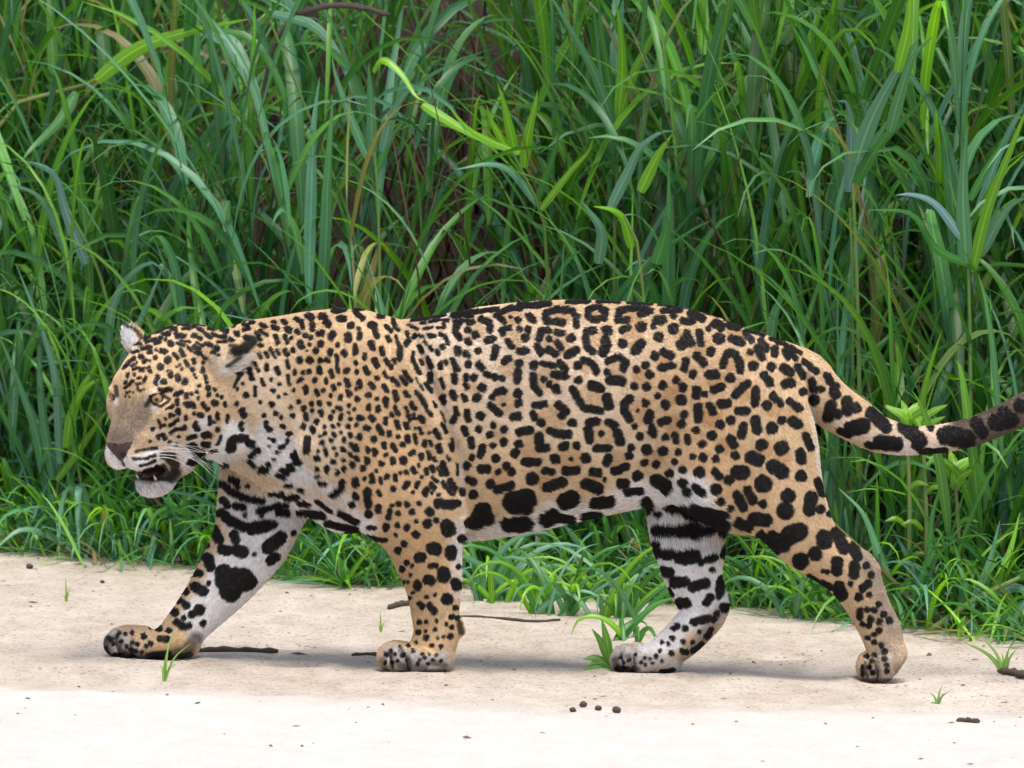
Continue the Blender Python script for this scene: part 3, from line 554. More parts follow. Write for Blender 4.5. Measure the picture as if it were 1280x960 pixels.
def stroke_dist(pts, u, v):
    if len(pts) == 1:
        return np.hypot(u - pts[0, 0], v - pts[0, 1])
    best = None
    for i in range(len(pts) - 1):
        a, d = pts[i], pts[i + 1] - pts[i]
        t = np.clip(((u - a[0]) * d[0] + (v - a[1]) * d[1]) / (d @ d + 1e-9), 0, 1)
        q = np.hypot(u - a[0] - t * d[0], v - a[1] - t * d[1])
        best = q if best is None else np.minimum(best, q)
    return best

def sstep(a, b, x):
    t = np.clip((x - a) / (b - a), 0, 1)
    return t * t * (3 - 2 * t)

WA, WB, WC, WD = Waves(21), Waves(22), Waves(23), Waves(24)

def coat(P, soft=1.0, grow=0.35):
    """P world points -> linear rgb of the fur there, darkness"""
    u, v = project(P)
    Q = P * SC
    col = np.empty((len(P), 3)); col[:] = GOLD
    n1, n2 = WC(Q, 40), WD(Q, 9)
    zu, zv = u + 5 * WA(Q, 22), v + 5 * WB(Q, 22)
    for rgb, r, sf, al, pts in ZONES:
        pts = np.array(pts, float)
        m = (u > pts[:, 0].min() - r - sf - 9) & (u < pts[:, 0].max() + r + sf + 9) & (v > pts[:, 1].min() - r - sf - 9) & (v < pts[:, 1].max() + r + sf + 9)
        if not m.any(): continue
        j = np.nonzero(m)[0]
        near = 5 if r > 10 else 0
        d = stroke_dist(pts, zu[j] if near else u[j], zv[j] if near else v[j])
        a = (1 - sstep(r - sf * .5, r + sf * .8, d)) * al
        col[j] = col[j] * (1 - a[:, None]) + np.array(rgb) * a[:, None]
    col *= (1 + 0.07 * n1 + 0.05 * n2)[:, None]
    # spots
    order = np.argsort(u); us = u[order]
    su, sv = u + 0.6 * WA(Q, 5.5) + 0.25 * WC(Q, 2.6), v + 0.6 * WB(Q, 5.5) + 0.25 * WD(Q, 2.6)
    dmin = np.full(len(P), 50.0); ring = np.zeros(len(P))
    for r, pts in STROKES:
        lo, hi = pts.min(0) - r - 9, pts.max(0) + r + 9
        j = order[np.searchsorted(us, lo[0]):np.searchsorted(us, hi[0])]
        j = j[(v[j] > lo[1]) & (v[j] < hi[1])]
        if len(j) == 0: continue
        d = stroke_dist(pts, su[j], sv[j]) - r
        dmin[j] = np.minimum(dmin[j], d)
        ring[j] += np.exp(-np.maximum(d, 0) / 4.0)
    # ground colour is deeper and browner in the middle of the rosettes
    fill = np.zeros(len(P))
    for (x0, y0, sc), txt in ROSETTES.items():
        for c in txt.split(';'):
            x, y, r = [float(t) for t in c.split()]
            x, y, r = x / sc + x0, y / sc + y0, r / sc
            j = order[np.searchsorted(us, x - r - 6):np.searchsorted(us, x + r + 6)]
            j = j[np.abs(v[j] - y) < r + 6]
            fill[j] = np.maximum(fill[j], 1 - sstep(r - 5, r + 2.5, np.hypot(su[j] - x, sv[j] - y)))
    fill *= 0.85
    col = col * (1 - fill[:, None]) + col * np.array([0.78, 0.67, 0.53]) * fill[:, None]
    grow = grow + 0.25 + 0.4 * (1 - sstep(280, 340, u)) + 0.75 * sstep(540, 600, u) * sstep(382, 398, v) * (1 - sstep(690, 740, v)) + 0.8 * sstep(1020, 1060, u)
    k = 1 - sstep(-0.9 * soft, 0.9 * soft, dmin - grow + 0.35 * WD(Q, 2.5))
    far = np.zeros(len(P))
    for L in (DARKS, NOSE):
        for r, sf, al, pts in L:
            pts = np.array(pts, float)
            m = (u > pts[:, 0].min() - r - sf - 4) & (u < pts[:, 0].max() + r + sf + 4) & (v > pts[:, 1].min() - r - sf - 4) & (v < pts[:, 1].max() + r + sf + 4)
            j = np.nonzero(m)[0]
            if len(j):
                d = stroke_dist(pts, u[j], v[j])
                k[j] = np.maximum(k[j], (1 - sstep(r - sf * .5, r + sf * .5, d)) * al)
    col = col * (1 - k[:, None]) + np.array(BLACK) * k[:, None]
    # the mouth inside
    f, l, h = uvw_to_head(Q[:, 0] + 640, GROUND_V - Q[:, 2] * 0.9957, Q[:, 1])
    return np.clip(col, 0.004, 1), k, (f, l, h), u, v

# ------------------------------------------------------------------ the jaguar: objects
def build_jaguar():
    D = build_field()
    P, Fq = surface_nets(D)
    V = to_world(P)
    root = empty('jaguar', (0, 0, 0))
    tag(root, 'spotted golden jaguar walking across the pale sand with open mouth', 'jaguar')
    col, dark, (f, l, h), u, v = coat(V)
    # inside of the mouth and the nose leather
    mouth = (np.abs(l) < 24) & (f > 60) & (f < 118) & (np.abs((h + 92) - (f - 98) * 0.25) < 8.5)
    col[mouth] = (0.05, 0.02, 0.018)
    naked = mouth.astype(float)
    poly = [(131, 553), (148, 556), (167, 551), (161, 563), (153, 577), (149, 575), (138, 564)]
    nose = (f > 100) & (h < -34) & (l > -22)
    inside = np.zeros(len(u), bool)
    for i in range(len(poly)):
        (xa, ya), (xb, yb) = poly[i], poly[i - 1]
        inside ^= ((ya > v) != (yb > v)) & (u < (xb - xa) * (v - ya) / (yb - ya + 1e-9) + xa)
    nose &= inside
    col[nose] = (0.05, 0.028, 0.024)
    naked = np.maximum(naked, nose)
    m, nt, b = new_mat('jaguar_skin')
    at = nt.nodes.new('ShaderNodeAttribute'); at.attribute_name = 'coat'
    nt.links.new(at.outputs['Color'], b.inputs['Base Color'])
    b.inputs['Roughness'].default_value = 0.62
    b.inputs['Specular IOR Level'].default_value = 0.25
    body = link_mesh('body', V, Fq, m, root, attrs={'coat': ('FLOAT_COLOR', np.c_[col, np.ones(len(col))]), 'wet': ('FLOAT', 0.62 - 0.34 * naked)})
    aw = nt.nodes.new('ShaderNodeAttribute'); aw.attribute_name = 'wet'; nt.links.new(aw.outputs['Fac'], b.inputs['Roughness'])
    me = body.data
    N = np.empty(len(V) * 3, np.float32); me.vertices.foreach_get('normal', N); N = N.reshape(-1, 3).astype(float)

    # ---- fur: short hairs lying along the body
    A, B, C, E = V[Fq[:, 0]], V[Fq[:, 1]], V[Fq[:, 2]], V[Fq[:, 3]]
    area = 0.5 * np.linalg.norm(np.cross(C - A, E - B), axis=1)
    fn = N[Fq].mean(1)
    wgt = area * np.where(fn[:, 1] < 0.35, 1.0, 0.3)
    NH = 430000
    cs = np.cumsum(wgt); pick = np.searchsorted(cs, RNG.uniform(0, cs[-1], NH))
    a, c = RNG.uniform(0, 1, (NH, 1)), RNG.uniform(0, 1, (NH, 1))
    root_p = (A[pick] * (1 - a) + B[pick] * a) * (1 - c) + (E[pick] * (1 - a) + C[pick] * a) * c
    nq = N[Fq[pick]]
    nr = (nq[:, 0] * (1 - a) + nq[:, 1] * a) * (1 - c) + (nq[:, 3] * (1 - a) + nq[:, 2] * a) * c
    nr /= np.linalg.norm(nr, axis=1)[:, None]
    keep = (naked[Fq[pick]].max(1) < 0.5)
    root_p, nr = root_p[keep], nr[keep]
    (hf, hl, hh), hu, hv = uvw_to_head(root_p[:, 0] * SC + 640, GROUND_V - root_p[:, 2] * SC * .9957, root_p[:, 1] * SC), *project(root_p)
    n = len(root_p)
    lp = np.stack([root_p[:, 0] * SC + 640, GROUND_V - root_p[:, 2] * SC * .9957, root_p[:, 1] * SC], 1)
    # lie of the coat: along each limb, backwards over the trunk, away from the nose on the head
    flow = np.tile(np.array([1.0, 0.0, -0.25]), (n, 1)); best = np.abs(torso_sdf(lp[:, 0], lp[:, 1], lp[:, 2]))
    best = np.where(lp[:, 0] < 300, 99, best)
    for S, k, g in PARTS:
        mm = np.all((lp > S[:, :3].min(0) - 95) & (lp < S[:, :3].max(0) + 95), axis=1)
        j = np.nonzero(mm)[0]
        if len(j) == 0: continue
        d = np.abs(path_sdf(S, lp[j, 0], lp[j, 1], lp[j, 2])); bt = d < best[j] - 1.0
        jj = j[bt]; best[jj] = d[bt]
        seg = np.argmin(np.hypot(lp[jj, 0][:, None] - S[None, :-1, 0], lp[jj, 1][:, None] - S[None, :-1, 1]), axis=1)
        t = S[1:, :3] - S[:-1, :3]; t = t / np.linalg.norm(t, axis=1)[:, None]
        flow[jj] = np.stack([t[seg, 0], t[seg, 2], -t[seg, 1]], 1) + np.array([0.25, 0, 0])
    nosew = np.array(to_world(np.array([head_to_uvw(118, 0, -30)]))[0])
    hd = np.linalg.norm(root_p - np.array(to_world(np.array([head_to_uvw(20, 0, -20)]))[0]), axis=1)
    ish = (hd < 0.21) & (lp[:, 0] < 305) & (lp[:, 1] < 640) & (lp[:, 2] < 60)
    fd = root_p - nosew; fd /= np.linalg.norm(fd, axis=1)[:, None] + 1e-6
    flow[ish] = fd[ish]
    flow += 0.25 * np.stack([WA(lp, 30), WB(lp, 30), WC(lp, 30)], 1)
    flow += RNG.normal(0, 0.30, (n, 3))
    flow -= nr * np.sum(flow * nr, 1)[:, None]
    flow /= np.linalg.norm(flow, axis=1)[:, None] + 1e-6
    L = np.full(n, 0.0060)
    L += 0.010 * sstep(600, 660, hv) * sstep(570, 640, hu) * (1 - sstep(900, 930, hu)) * (1 - sstep(680, 700, hv))     # belly
    L += 0.007 * np.exp(-((hu - 850) / 45) ** 2 - ((hv - 620) / 25) ** 2)
    L += 0.006 * sstep(275, 300, hu) * (1 - sstep(420, 470, hu)) * sstep(530, 570, hv) * (1 - sstep(640, 670, hv))
    L[ish] = 0.0045
    L[ish & (hh < -98)] = 0.012
    L[(np.hypot(hu - 296, hv - 452) < 16)] = 0.017
    L[(np.hypot(hu - 162, hv - 424) < 16)] = 0.012
    L[ish & (hf > 95) & (hh > -80)] = 0.0035
    L[ish & (np.hypot(hu - 201, hv - 501) < 11)] = 0.0015
    L[ish & (np.hypot(hu - 143, hv - 494) < 9)] = 0.0012
    L[hv > 790] = 0.0050
    L *= RNG.uniform(0.65, 1.2, n)
    lift = 0.26 + RNG.uniform(-0.08, 0.12, n); lift[ish & (hh < -98)] = 0.5
    p0 = root_p - nr * 0.0006
    p1 = root_p + (flow * 0.55 + nr * (lift * 0.62)[:, None]) * L[:, None]
    p2 = root_p + (flow * 0.98 + nr * (lift * 0.72)[:, None]) * L[:, None]
    hc = coat(root_p + flow * (0.5 * L)[:, None], 0.5, 1.0)[0]
    tint = RNG.uniform(0.66, 1.30, (n, 1)) * (1 + RNG.normal(0, 0.03, (n, 3)))
    hcol = np.clip(hc * tint, 0.004, 0.95)
    cu = bpy.data.hair_curves.new('fur')
    cu.add_curves([3] * n)
    pos = np.stack([p0, p1, p2], 1).astype(np.float32)
    cu.attributes['position'].data.foreach_set('vector', pos.ravel())
    rad = cu.attributes.get('radius') or cu.attributes.new('radius', 'FLOAT', 'POINT')
    rad.data.foreach_set('value', np.tile(np.array([0.00040, 0.00034, 0.00008], np.float32), n))
    ca = cu.attributes.new('coat', 'FLOAT_COLOR', 'CURVE')
    ca.data.foreach_set('color', np.c_[hcol, np.ones(n)].astype(np.float32).ravel())
    fm, fnt, fb = new_mat('jaguar_fur')
    at = fnt.nodes.new('ShaderNodeAttribute'); at.attribute_name = 'coat'
    fnt.links.new(at.outputs['Color'], fb.inputs['Base Color'])
    fb.inputs['Roughness'].default_value = 0.5
    fb.inputs['Specular IOR Level'].default_value = 0.12
    cu.materials.append(fm)
    fur = bpy.data.objects.new('fur', cu); COL.objects.link(fur); fur.parent = root
    fur['kind'] = 'stuff'

    # ---- eyes
    em, ent, eb = new_mat('eye_glass')
    eb.inputs['Roughness'].default_value = 0.06
    tc = ent.nodes.new('ShaderNodeTexCoord'); sx = ent.nodes.new('ShaderNodeSeparateXYZ')
    ent.links.new(tc.outputs['Object'], sx.inputs[0])
    rp = ent.nodes.new('ShaderNodeValToRGB'); ent.links.new(sx.outputs['X'], rp.inputs[0])
    rp.color_ramp.elements[0].position = 0.55; rp.color_ramp.elements[0].color = (0.02, 0.012, 0.008, 1)
    e = rp.color_ramp.elements.new(0.66); e.color = (0.25, 0.13, 0.045, 1)
    e = rp.color_ramp.elements.new(0.90); e.color = (0.33, 0.20, 0.085, 1)
    e = rp.color_ramp.elements.new(0.945); e.color = (0.25, 0.12, 0.03, 1)
    rp.color_ramp.elements[-1].position = 0.965; rp.color_ramp.elements[-1].color = (0.004, 0.003, 0.003, 1)
    ent.links.new(rp.outputs[0], eb.inputs['Base Color'])
    bm = bmesh.new(); bmesh.ops.create_uvsphere(bm, u_segments=24, v_segments=16, radius=1.0)
    ems = bpy.data.meshes.new('eye'); bm.to_mesh(ems); bm.free()
    ems.polygons.foreach_set('use_smooth', np.ones(len(ems.polygons), dtype=bool)); ems.materials.append(em)
    pms = ems.copy(); pms.name = 'pupil'; pms.materials.clear()
    pmat, pmn, pmb = new_mat('pupil_black'); pmb.inputs['Base Color'].default_value = (.004, .003, .003, 1); pmb.inputs['Roughness'].default_value = .05; pms.materials.append(pmat)
    for s in (1, -1):
        o = bpy.data.objects.new('eye', ems); COL.objects.link(o); o.parent = root
        c = to_world(np.array([head_to_uvw(75.5, 35.5 * s, 0)]))[0]
        t = to_world(np.array([head_to_uvw(75.5 + 20, 35.5 * s + 13 * s, 0.5)]))[0]
        o.location = c; o.scale = [8.3 / SC] * 3
        o.rotation_euler = Vector(t - c).to_track_quat('X', 'Z').to_euler()
        pu = bpy.data.objects.new('pupil', pms); COL.objects.link(pu); pu.parent = o; pu.location = (0.80, 0, 0.05); pu.scale = (0.225, 0.30, 0.30)
    # ---- teeth
    tm, tn, tb = new_mat('tooth_enamel'); tb.inputs['Base Color'].default_value = (0.62, 0.50, 0.34, 1); tb.inputs['Roughness'].default_value = 0.25
    for (f0, l0, h0, f1, l1, h1, r) in ((92, 14, -106, 95, 15, -98, 2.0), (92, -14, -106, 95, -15, -98, 2.0)):
        q = to_world(np.array([head_to_uvw(f0 + (f1 - f0) * t, l0 + (l1 - l0) * t, h0 + (h1 - h0) * t) for t in (0, .35, .7, 1)]))
        Vt, Ft = tube(q, [r / SC, r * .9 / SC, r * .55 / SC, r * .12 / SC], 8)
        link_mesh('tooth', Vt, Ft, tm, root)
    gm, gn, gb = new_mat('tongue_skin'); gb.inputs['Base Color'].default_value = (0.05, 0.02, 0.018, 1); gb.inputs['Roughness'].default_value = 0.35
    q = to_world(np.array([head_to_uvw(*p) for p in ((52, 0, -103), (70, 0, -104), (86, 0, -102), (96, 0, -101))]))
    Vt, Ft = tube(q, [9 / SC, 11 / SC, 10 / SC, 5 / SC], 10, 0.4); link_mesh('tongue', Vt, Ft, gm, root)
    # ---- whiskers
    hm, hn, hb = new_mat('whisker_white'); hb.inputs['Base Color'].default_value = (0.85, 0.83, 0.8, 1); hb.inputs['Roughness'].default_value = 0.4
    W = []
    r = random.Random(5)
    for i in range(11):
        f0, h0 = 92 + r.uniform(-6, 14), -60 - r.uniform(-6, 12)
        W.append(((f0, 33, h0), (f0 - r.uniform(12, 26), 33 + r.uniform(12, 20), h0 - r.uniform(-2, 12)), (f0 - r.uniform(36, 70), 33 + r.uniform(26, 44), h0 - r.uniform(22, 66))))
        if i < 7:
            W.append(((f0 + 4, -31, h0), (f0 + r.uniform(-2, 8), -31 - r.uniform(9, 16), h0 - r.uniform(0, 12)), (f0 + r.uniform(-16, 4), -31 - r.uniform(20, 32), h0 - r.uniform(4, 36))))
    for i in range(4):
        W.append(((70, 36, 14), (76, 41 + 3 * i, 22 + 3 * i), (70, 50 + 6 * i, 28 + 3 * i)))
    for a0, a1, a2 in W:
        q = []
        for t in np.linspace(0, 1, 7):
            p = (1 - t) ** 2 * np.array(a0) + 2 * t * (1 - t) * np.array(a1) + t * t * np.array(a2)
            q.append(to_world(np.array([head_to_uvw(*p)]))[0])
        Vt, Ft = tube(q, list(np.linspace(0.0006, 0.00014, 7)), 4)
        link_mesh('whisker', Vt, Ft, hm, root)
    return root
build_jaguar()

# ------------------------------------------------------------------ the ground
def sand_material():
    m, nt, b = new_mat('sand'); N, Lk = nt.nodes, nt.links
    geo = N.new('ShaderNodeNewGeometry')
    def noise(scale, det=4, rough=0.6, sx=1, sy=1):
        mp = N.new('ShaderNodeMapping'); mp.inputs['Scale'].default_value = (sx, sy, 1); Lk.new(geo.outputs['Position'], mp.inputs[0])
        n = N.new('ShaderNodeTexNoise'); n.inputs['Scale'].default_value = scale; n.inputs['Detail'].default_value = det; n.inputs['Roughness'].default_value = rough
        Lk.new(mp.outputs[0], n.inputs['Vector']); return n
    def ramp(src, stops):
        r = N.new('ShaderNodeValToRGB'); Lk.new(src, r.inputs[0])
        el = r.color_ramp.elements
        while len(el) < len(stops): el.new(0.5)
        for e, (p, c) in zip(el, stops): e.position = p; e.color = (*c, 1)
        return r
    def mix(a, c, f, mode='MIX'):
        x = N.new('ShaderNodeMix'); x.data_type = 'RGBA'; x.blend_type = mode
        for s, val in (('Factor', f), ('A', a), ('B', c)):
            k = [i for i in x.inputs if i.name == s and i.type == ('VALUE' if s == 'Factor' else 'RGBA')][0]
            if hasattr(val, 'default_value') or hasattr(val, 'is_output'): Lk.new(val, k)
            else: k.default_value = val if s == 'Factor' else (*val, 1)
        return [o for o in x.outputs if o.type == 'RGBA'][0]
    big = noise(1.7, 5, 0.6, 1, 0.45); mid = noise(14, 6, 0.7, 1, 0.5); fine = noise(230, 4, 0.85)
    base = ramp(big.outputs[0], [(0.32, (0.495, 0.435, 0.36)), (0.66, (0.575, 0.525, 0.455))]).outputs[0]
    base = mix(base, ramp(mid.outputs[0], [(0.35, (0.84, 0.80, 0.76)), (0.65, (1.08, 1.06, 1.04))]).outputs[0], 1.0, 'MULTIPLY')
    base = mix(base, ramp(fine.outputs[0], [(0.34, (0.40, 0.37, 0.34)), (0.44, (0.95, 0.95, 0.95)), (0.60, (1.02, 1.02, 1.02)), (0.68, (1.2, 1.2, 1.2))]).outputs[0], 0.75, 'MULTIPLY')
    vo = N.new('ShaderNodeTexVoronoi'); vo.inputs['Scale'].default_value = 190; Lk.new(geo.outputs['Position'], vo.inputs['Vector'])
    vc = N.new('ShaderNodeSeparateColor'); Lk.new(vo.outputs['Color'], vc.inputs[0])
    base = mix(base, ramp(vc.outputs[0], [(0.0, (0.35, 0.31, 0.28)), (0.05, (0.55, 0.5, 0.46)), (0.09, (1, 1, 1)), (0.9, (1, 1, 1)), (1.0, (1.12, 1.12, 1.12))]).outputs[0], 0.8, 'MULTIPLY')
    # paler sand colour on the near shelf
    at = N.new('ShaderNodeAttribute'); at.attribute_name = 'near_pale'
    near_sand = mix(ramp(mid.outputs[0], [(0.3, (0.56, 0.525, 0.465)), (0.7, (0.64, 0.61, 0.555))]).outputs[0], ramp(fine.outputs[0], [(0.36, (0.55, .53, .5)), (0.46, (1, 1, 1))]).outputs[0], 0.7, 'MULTIPLY')
    base = mix(base, near_sand, at.outputs['Fac'])
    # soil under the grass
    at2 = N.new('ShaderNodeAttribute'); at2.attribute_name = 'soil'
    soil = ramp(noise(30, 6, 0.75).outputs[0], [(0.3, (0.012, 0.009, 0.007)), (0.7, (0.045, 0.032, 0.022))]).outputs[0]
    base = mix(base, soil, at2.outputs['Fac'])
    Lk.new(base, b.inputs['Base Color'])
    b.inputs['Roughness'].default_value = 0.95; b.inputs['Specular IOR Level'].default_value = 0.12
    bp = N.new('ShaderNodeBump'); bp.inputs['Strength'].default_value = 0.7; bp.inputs['Distance'].default_value = 0.005
    hs = N.new('ShaderNodeMath'); hs.operation = 'MULTIPLY_ADD'; hs.inputs[1].default_value = 0.5
    Lk.new(noise(60, 6, 0.8).outputs[0], hs.inputs[0]); Lk.new(fine.outputs[0], hs.inputs[2])
    Lk.new(hs.outputs[0], bp.inputs['Height']); Lk.new(bp.outputs[0], b.inputs['Normal'])
    return m

def axis(fine_lo, fine_hi, step, lo, hi):
    mid = np.arange(fine_lo, fine_hi + 1e-6, step)
    a = fine_hi + np.geomspace(step * 2, hi - fine_hi, 26); c = fine_lo - np.geomspace(step * 2, fine_lo - lo, 26)
    return np.concatenate([c[::-1], mid, a])
gx = axis(-1.5, 1.5, 0.014, -80, 80); gy = axis(-3.2, 4.6, 0.02, -40, 120)
GX, GY = np.meshgrid(gx, gy, indexing='ij')
gz = ground_z(GX, GY)
q2 = np.stack([GX, GY], -1)
near_pale = sstep(-0.16, 0.30, -0.62 - 0.03 * GX - GY + 0.16 * W3(q2, 0.4))
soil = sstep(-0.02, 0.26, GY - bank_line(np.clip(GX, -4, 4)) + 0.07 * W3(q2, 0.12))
ni, nj = GX.shape
ids = np.arange(ni * nj).reshape(ni, nj)
quads = np.stack([ids[:-1, :-1], ids[1:, :-1], ids[1:, 1:], ids[:-1, 1:]], -1).reshape(-1, 4)
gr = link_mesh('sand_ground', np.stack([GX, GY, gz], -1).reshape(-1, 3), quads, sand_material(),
               attrs={'near_pale': ('FLOAT', near_pale), 'soil': ('FLOAT', soil)})
tag(gr, 'pale sandy river bank running back under the grass', None, kind='structure')

# ------------------------------------------------------------------ grass
def leaf_material(name, spec=0.42, rough=0.38, trans=0.35):
    m, nt, b = new_mat(name); N, Lk = nt.nodes, nt.links
    at = N.new('ShaderNodeAttribute'); at.attribute_name = 'tint'
    ac = N.new('ShaderNodeAttribute'); ac.attribute_name = 'across'
    rb = N.new('ShaderNodeValToRGB'); Lk.new(ac.outputs['Fac'], rb.inputs[0])
    el = rb.color_ramp.elements; el[0].position = 0.0; el[0].color = (1.75, 1.6, 1.7, 1); el[1].position = 1.0; el[1].color = (0.9, 0.95, 0.9, 1)
    e = el.new(0.13); e.color = (1.4, 1.3, 1.35, 1); e = el.new(0.22); e.color = (0.9, 0.92, 0.9, 1); e = el.new(0.6); e.color = (1.05, 1.05, 1.05, 1)
    mx = N.new('ShaderNodeMix'); mx.data_type = 'RGBA'; mx.blend_type = 'MULTIPLY'; mx.inputs[0].default_value = 1.0
    Lk.new(at.outputs['Color'], mx.inputs[6]); Lk.new(rb.outputs[0], mx.inputs[7])
    Lk.new(mx.outputs[2], b.inputs['Base Color'])
    b.inputs['Roughness'].default_value = rough; b.inputs['Specular IOR Level'].default_value = spec
    tr = N.new('ShaderNodeBsdfTranslucent')
    yl = N.new('ShaderNodeMix'); yl.data_type = 'RGBA'; yl.blend_type = 'MULTIPLY'; yl.inputs[0].default_value = 1.0
    Lk.new(mx.outputs[2], yl.inputs[6]); yl.inputs[7].default_value = (1.5, 1.5, 0.55, 1)
    Lk.new(yl.outputs[2], tr.inputs['Color'])
    ms = N.new('ShaderNodeMixShader'); ms.inputs[0].default_value = trans
    Lk.new(b.outputs[0], ms.inputs[1]); Lk.new(tr.outputs[0], ms.inputs[2])
    Lk.new(ms.outputs[0], N['Material Output'].inputs['Surface'])
    return m
LEAF = leaf_material('grass_leaf')

BLUE, MID, LIME, DEEP, DRY = (0.095, 0.25, 0.16), (0.048, 0.185, 0.032), (0.17, 0.40, 0.022), (0.015, 0.062, 0.02), (0.26, 0.17, 0.085)

def blades(base, azim, elev, length, width, droop, color, nseg=9, twist=None, seed=0):
    """ribbons with a shallow V: base (n,3), heading azim, start angle elev, total bend droop (radians)"""
    n = len(base); r = np.random.default_rng(seed)
    s = np.linspace(0, 1, nseg + 1)
    th = elev[:, None] - droop[:, None] * (s[None] ** 1.7)            # direction angle along the blade
    ds = (length / nseg)[:, None]
    wob = r.normal(0, 0.06, (n, nseg + 1)).cumsum(1)
    az = azim[:, None] + wob * 0.6
    dx = np.cos(th) * np.cos(az) * ds; dy = np.cos(th) * np.sin(az) * ds; dz = np.sin(th) * ds
    p = np.stack([dx, dy, dz], -1).cumsum(1); p = np.concatenate([np.zeros((n, 1, 3)), p[:, :-1]], 1) + base[:, None]
    t = np.stack([dx, dy, dz], -1); t /= np.linalg.norm(t, axis=-1, keepdims=True)
    side = np.stack([-np.sin(az), np.cos(az), np.zeros_like(az)], -1)
    up = np.cross(side, t)
    tw = (twist if twist is not None else r.normal(0, 0.5, n))[:, None] * (0.3 + s[None]) 
    sd = side * np.cos(tw)[..., None] + up * np.sin(tw)[..., None]
    nn = np.cross(t, sd)
    prof = np.minimum(0.45 + 2.6 * s, 1.0) * np.clip((1 - s) / 0.55, 0, 1) ** 0.75
    prof[-1] = 0.02
    w = width[:, None] * prof[None] * 0.5
    A = p - sd * w[..., None] + nn * (w * 0.35)[..., None]; B = p; C = p + sd * w[..., None] + nn * (w * 0.35)[..., None]
    V = np.stack([A, B, C], 2).reshape(-1, 3)
    k = np.arange(nseg); b0 = (np.arange(n) * (nseg + 1) * 3)[:, None]
    r0 = b0 + k * 3; r1 = r0 + 3
    Fq = np.concatenate([np.stack([r0, r0 + 1, r1 + 1, r1], -1).reshape(-1, 4), np.stack([r0 + 1, r0 + 2, r1 + 2, r1 + 1], -1).reshape(-1, 4)])
    ac = np.tile(np.array([1.0, 0.0, 1.0]), n * (nseg + 1))
    tc = np.repeat(color, (nseg + 1) * 3, axis=0)
    return V, Fq, ac, tc

class Bunch:
    def __init__(self): self.V, self.F, self.A, self.T, self.n = [], [], [], [], 0
    def add(self, V, F, A, T):
        self.V.append(np.asarray(V, float)); self.F.append(np.asarray(F) + self.n); self.A.append(A); self.T.append(T); self.n += len(V)
    def stem(self, pts, radii, color, n=5):
        Vt, Ft = tube(pts, radii, n); Ft = [f for f in Ft if len(f) == 4]
        self.add(np.array([list(v) for v in Vt]), np.array(Ft), np.full(len(Vt), 0.7), np.tile(np.array(color), (len(Vt), 1)))
    def build(self, name, parent=None, mat=None):
        return link_mesh(name, np.concatenate(self.V), np.concatenate(self.F), mat or LEAF, parent,
                         attrs={'across': ('FLOAT', np.concatenate(self.A)), 'tint': ('FLOAT_COLOR', np.c_[np.concatenate(self.T), np.ones(self.n)])})

def pick_colors(n, r, w=(0.38, 0.26, 0.18, 0.15, 0.03)):
    pal = np.array([BLUE, MID, LIME, DEEP, DRY]); c = pal[r.choice(5, n, p=np.array(w) / sum(w))]
    c2 = pal[r.choice(3, n)]; f = r.uniform(0, 0.45, (n, 1))
    return np.clip((c * (1 - f) + c2 * f) * r.uniform(0.72, 1.25, (n, 1)), 0.005, 1)

